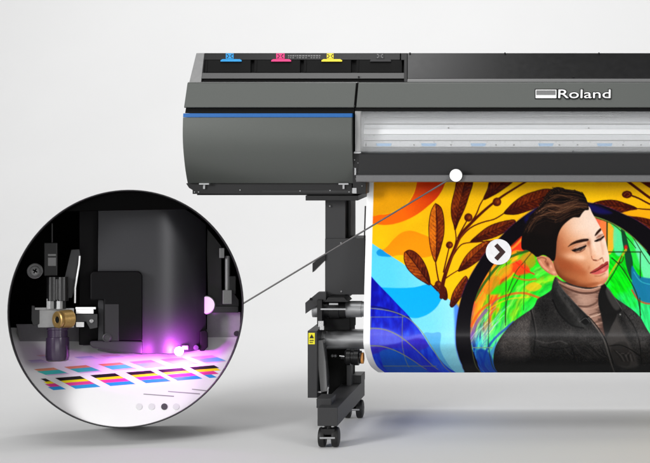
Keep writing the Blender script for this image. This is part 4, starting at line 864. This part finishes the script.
# pale wall panel at the right and dark one at the left, behind the sheet
mb = MBC(); mb.prism([(207, 312), (240.5, 312), (240, 330), (236, 346), (207, 348)], inY(.315), .012); o = mb.build('rear_panel', mat('pale_panel', (150, 148, 152), .6), case, .001)
mb = MBC(); mb.prism([(16, 324), (90, 324), (90, 352), (22, 352)], inY(.300), .012); mb.build('rear_panel', mat('dark_panel', (104, 102, 106), .5), case, .001)
mb = MBC(); mb.box(83, 324, 92, 349, inY(.285), .012); mb.build('panel_gap', M['deep'], case)
mb = MBC(); mb.box(92, 322, 98, 347, inY(.28), .012); mb.build('rear_panel', mat('pale_panel_strip', (190, 186, 192), .5), case)
mb = MBC(); mb.lathe(PC(236.4, 333.5, inY(.312)), -ax, [(0, .010), (.004, .010), (.004, .006)], 20); mb.build('panel_bolt', M['steel'], case)
# cross-head screw in the back wall
sc = thing('cross_head_screw', PC(35, 271, inY(.27)), 'silver cross head screw at the left of the dark inset picture', 'screw')
mb = MBC(); k = (PC(35, 271, .27)-CAM).dot(ax)/F*1.03; mb.cyl(PC(35, 271, inY(.27)), PC(35, 271, inY(.27)+.08), .02); mb.lathe(PC(35, 271, inY(.27)), -ax, [(0, 7*k), (.006, 7*k), (.009, 6.2*k), (.005, 4.8*k), (.003, 4.6*k), (.010, 4.2*k), (.012, 3*k), (.012, .2*k)], 36); mb.build('screw_head', mat('screw_silver', (196, 196, 196), .4, .2), sc)
mb = MBC()
for a in (.5, .5+math.pi/2):
    c_, s_ = math.cos(a), math.sin(a); mb.prism([(35+c_*2.6-s_*.7, 271+s_*2.6+c_*.7), (35+c_*2.6+s_*.7, 271+s_*2.6-c_*.7), (35-c_*2.6+s_*.7, 271-s_*2.6-c_*.7), (35-c_*2.6-s_*.7, 271-s_*2.6+c_*.7)], inY(.27)-.0135-.001*(a > 1), .008)
mb.build('cross_slot', M['deep'], sc)
# valve with brass nozzle
VY = .11; k = (PC(58, 300, VY)-CAM).dot(ax)/F*1.03
vl = thing('ink_valve', PC(57, 358, VY), 'black and silver valve with brass nozzle hanging over the test print', 'valve')
mb = MBC(); mb.box(43.8, 242.5, 57.6, 276, VY+.02, .05); mb.cyl(PC(52, 243, VY+.03), PC(52, 223, VY+.03), .0035, n=12); mb.build('upper_block', M['black'], vl, .004, seg=3)
mb = MBC(); mb.box(48, 257.6, 56, 265.8, VY+.0185, .003); mb.box(48, 254, 56, 256, VY+.0185, .003); mb.build('block_label', M['lever'], vl)
mb = MBC(); mb.prism([(71, 249.5), (79.5, 249), (80.5, 256), (76.5, 283), (72, 298), (63, 298), (65, 276)], VY+.03, .02); mb.build('lever_arm', M['steel'], vl, .003)
mb = MBC(); mb.tube([PC(79.8, 256, VY+.02), PC(79.2, 264, VY+.018), PC(77, 277, VY+.016), PC(75.2, 288, VY+.015), PC(75, 303, VY+.015)], .0032); mb.build('spring_wire', M['white'], vl)
mb = MBC()
for x in (52.5, 62.5): mb.cyl(PC(x, 277, VY), PC(x, 301, VY), 5.4*k); mb.cyl(PC(x, 300, VY), PC(x, 309, VY), 3.6*k, n=6)
mb.cyl(PC(57.5, 279, VY-.01), PC(57.5, 300, VY-.01), 2.6*k); mb.build('twin_barrel', M['gloss'], vl, .001)
mb = MBC()
for x in (50.3, 60.2): mb.cyl(PC(x, 298.5, VY-.004), PC(x, 309, VY-.004), 3.7*k, n=6)
mb.build('hex_nut', M['silver'], vl, .0006)
mb = MBC(); mb.box(37.5, 308, 74, 327.6, VY+.004, .05); mb.box(34.6, 307.4, 60, 310, VY-.002, .05); mb.build('valve_body', M['silver'], vl, .002)
mb = MBC(); mb.prism([(31.5, 305.5), (34, 305.5), (35, 308), (39.5, 309), (39.5, 324), (33, 325.5), (31.2, 320)], VY, .05); mb.build('body_flange', M['steel'], vl, .002)
mb = MBC(); mb.box(75.5, 307, 95.8, 309.2, VY, .06); mb.box(76, 309, 93.5, 313.6, VY+.004, .05); mb.box(76, 322, 84, 327, VY+.006, .04); mb.build('arm', M['white'], vl, .001)
mb = MBC(); mb.prism([(76, 314), (97.5, 314), (97.5, 327.6), (90, 329), (86, 321.5), (76, 321.5)], VY+.008, .05); mb.build('arm_bracket', M['steel'], vl, .0015)
mb = MBC(); mb.lathe(PC(91.5, 321, VY+.008), -ax, [(0, .007), (.004, .007), (.005, .004)], 16); mb.build('arm_bolt', M['silver'], vl)
c0 = PC(57, 319.8, VY-.035); axn = (rt*.055+ax*.04+upv*.003).normalized()
mb = MBC(); mb.lathe(c0, axn, [(.004, 2.6*k), (-.001, 3.6*k), (-.002, 6.8*k), (.001, 7.8*k), (.010, 7.8*k), (.0105, 7.3*k), (.013, 7.3*k), (.0135, 8.1*k)] + [q for i in range(10) for q in ((.015+i*.0045, 8.2*k), (.017+i*.0045, 7.9*k))], 40); nz = mb.build('nozzle', M['brass'], vl)
mb = MBC(); mb.lathe(c0-axn*.0005, axn, [(.0, 2.7*k), (.006, 2.6*k)], 24); mb.build('nozzle_bore', M['deep'], nz)
mb = MBC(); mb.lathe(PC(57.6, 327.6, VY), -upv, [(0, 9.6*k), (2*k, 9.6*k), (2.4*k, 9*k), (8.6*k, 9*k), (9*k, 10.2*k), (26*k, 10.6*k), (29.5*k, 9.8*k), (30.6*k, 8*k)], 32); mb.build('outlet_cap', M['smoke'], vl)
mb = MBC(); mb.lathe(PC(57.6, 329, VY-.002), -upv, [(0, 5.2*k), (9*k, 5.2*k)], 6); mb.build('cap_nut', M['silver'], vl) if False else None
# ---------------------------------------------------------------------------
# CALLOUT LINE, an overlay built as a rod, from the inset drum to the printer's front lip
# ---------------------------------------------------------------------------
p0 = ring_pt(math.radians(.4), .998, .004); p1 = P(456, 175.4, -.046)
po = thing('callout_rod', p1, 'thin grey callout line with white end disc, an overlay built as a rod from the round inset to the printer', 'callout')
mb = MB(); mb.cyl(p0, p1, .0031, n=14); mb.build('rod', mat('callout_grey', (92, 90, 90), .4, .4), po)
mb = MB(); mb.cyl(p1+Vector((0, -.004, 0)), p1+Vector((0, .012, 0)), 6.3*(D-.05)/F, n=48); mb.build('callout_disc', M['white'], po, .001)
mb = MB(); mb.cyl(p1+Vector((0, 0, 0)), p1+Vector((0, .0095, 0)), 6.9*(D-.05)/F, n=48); mb.build('callout_disc_rim', M['steel'], po)
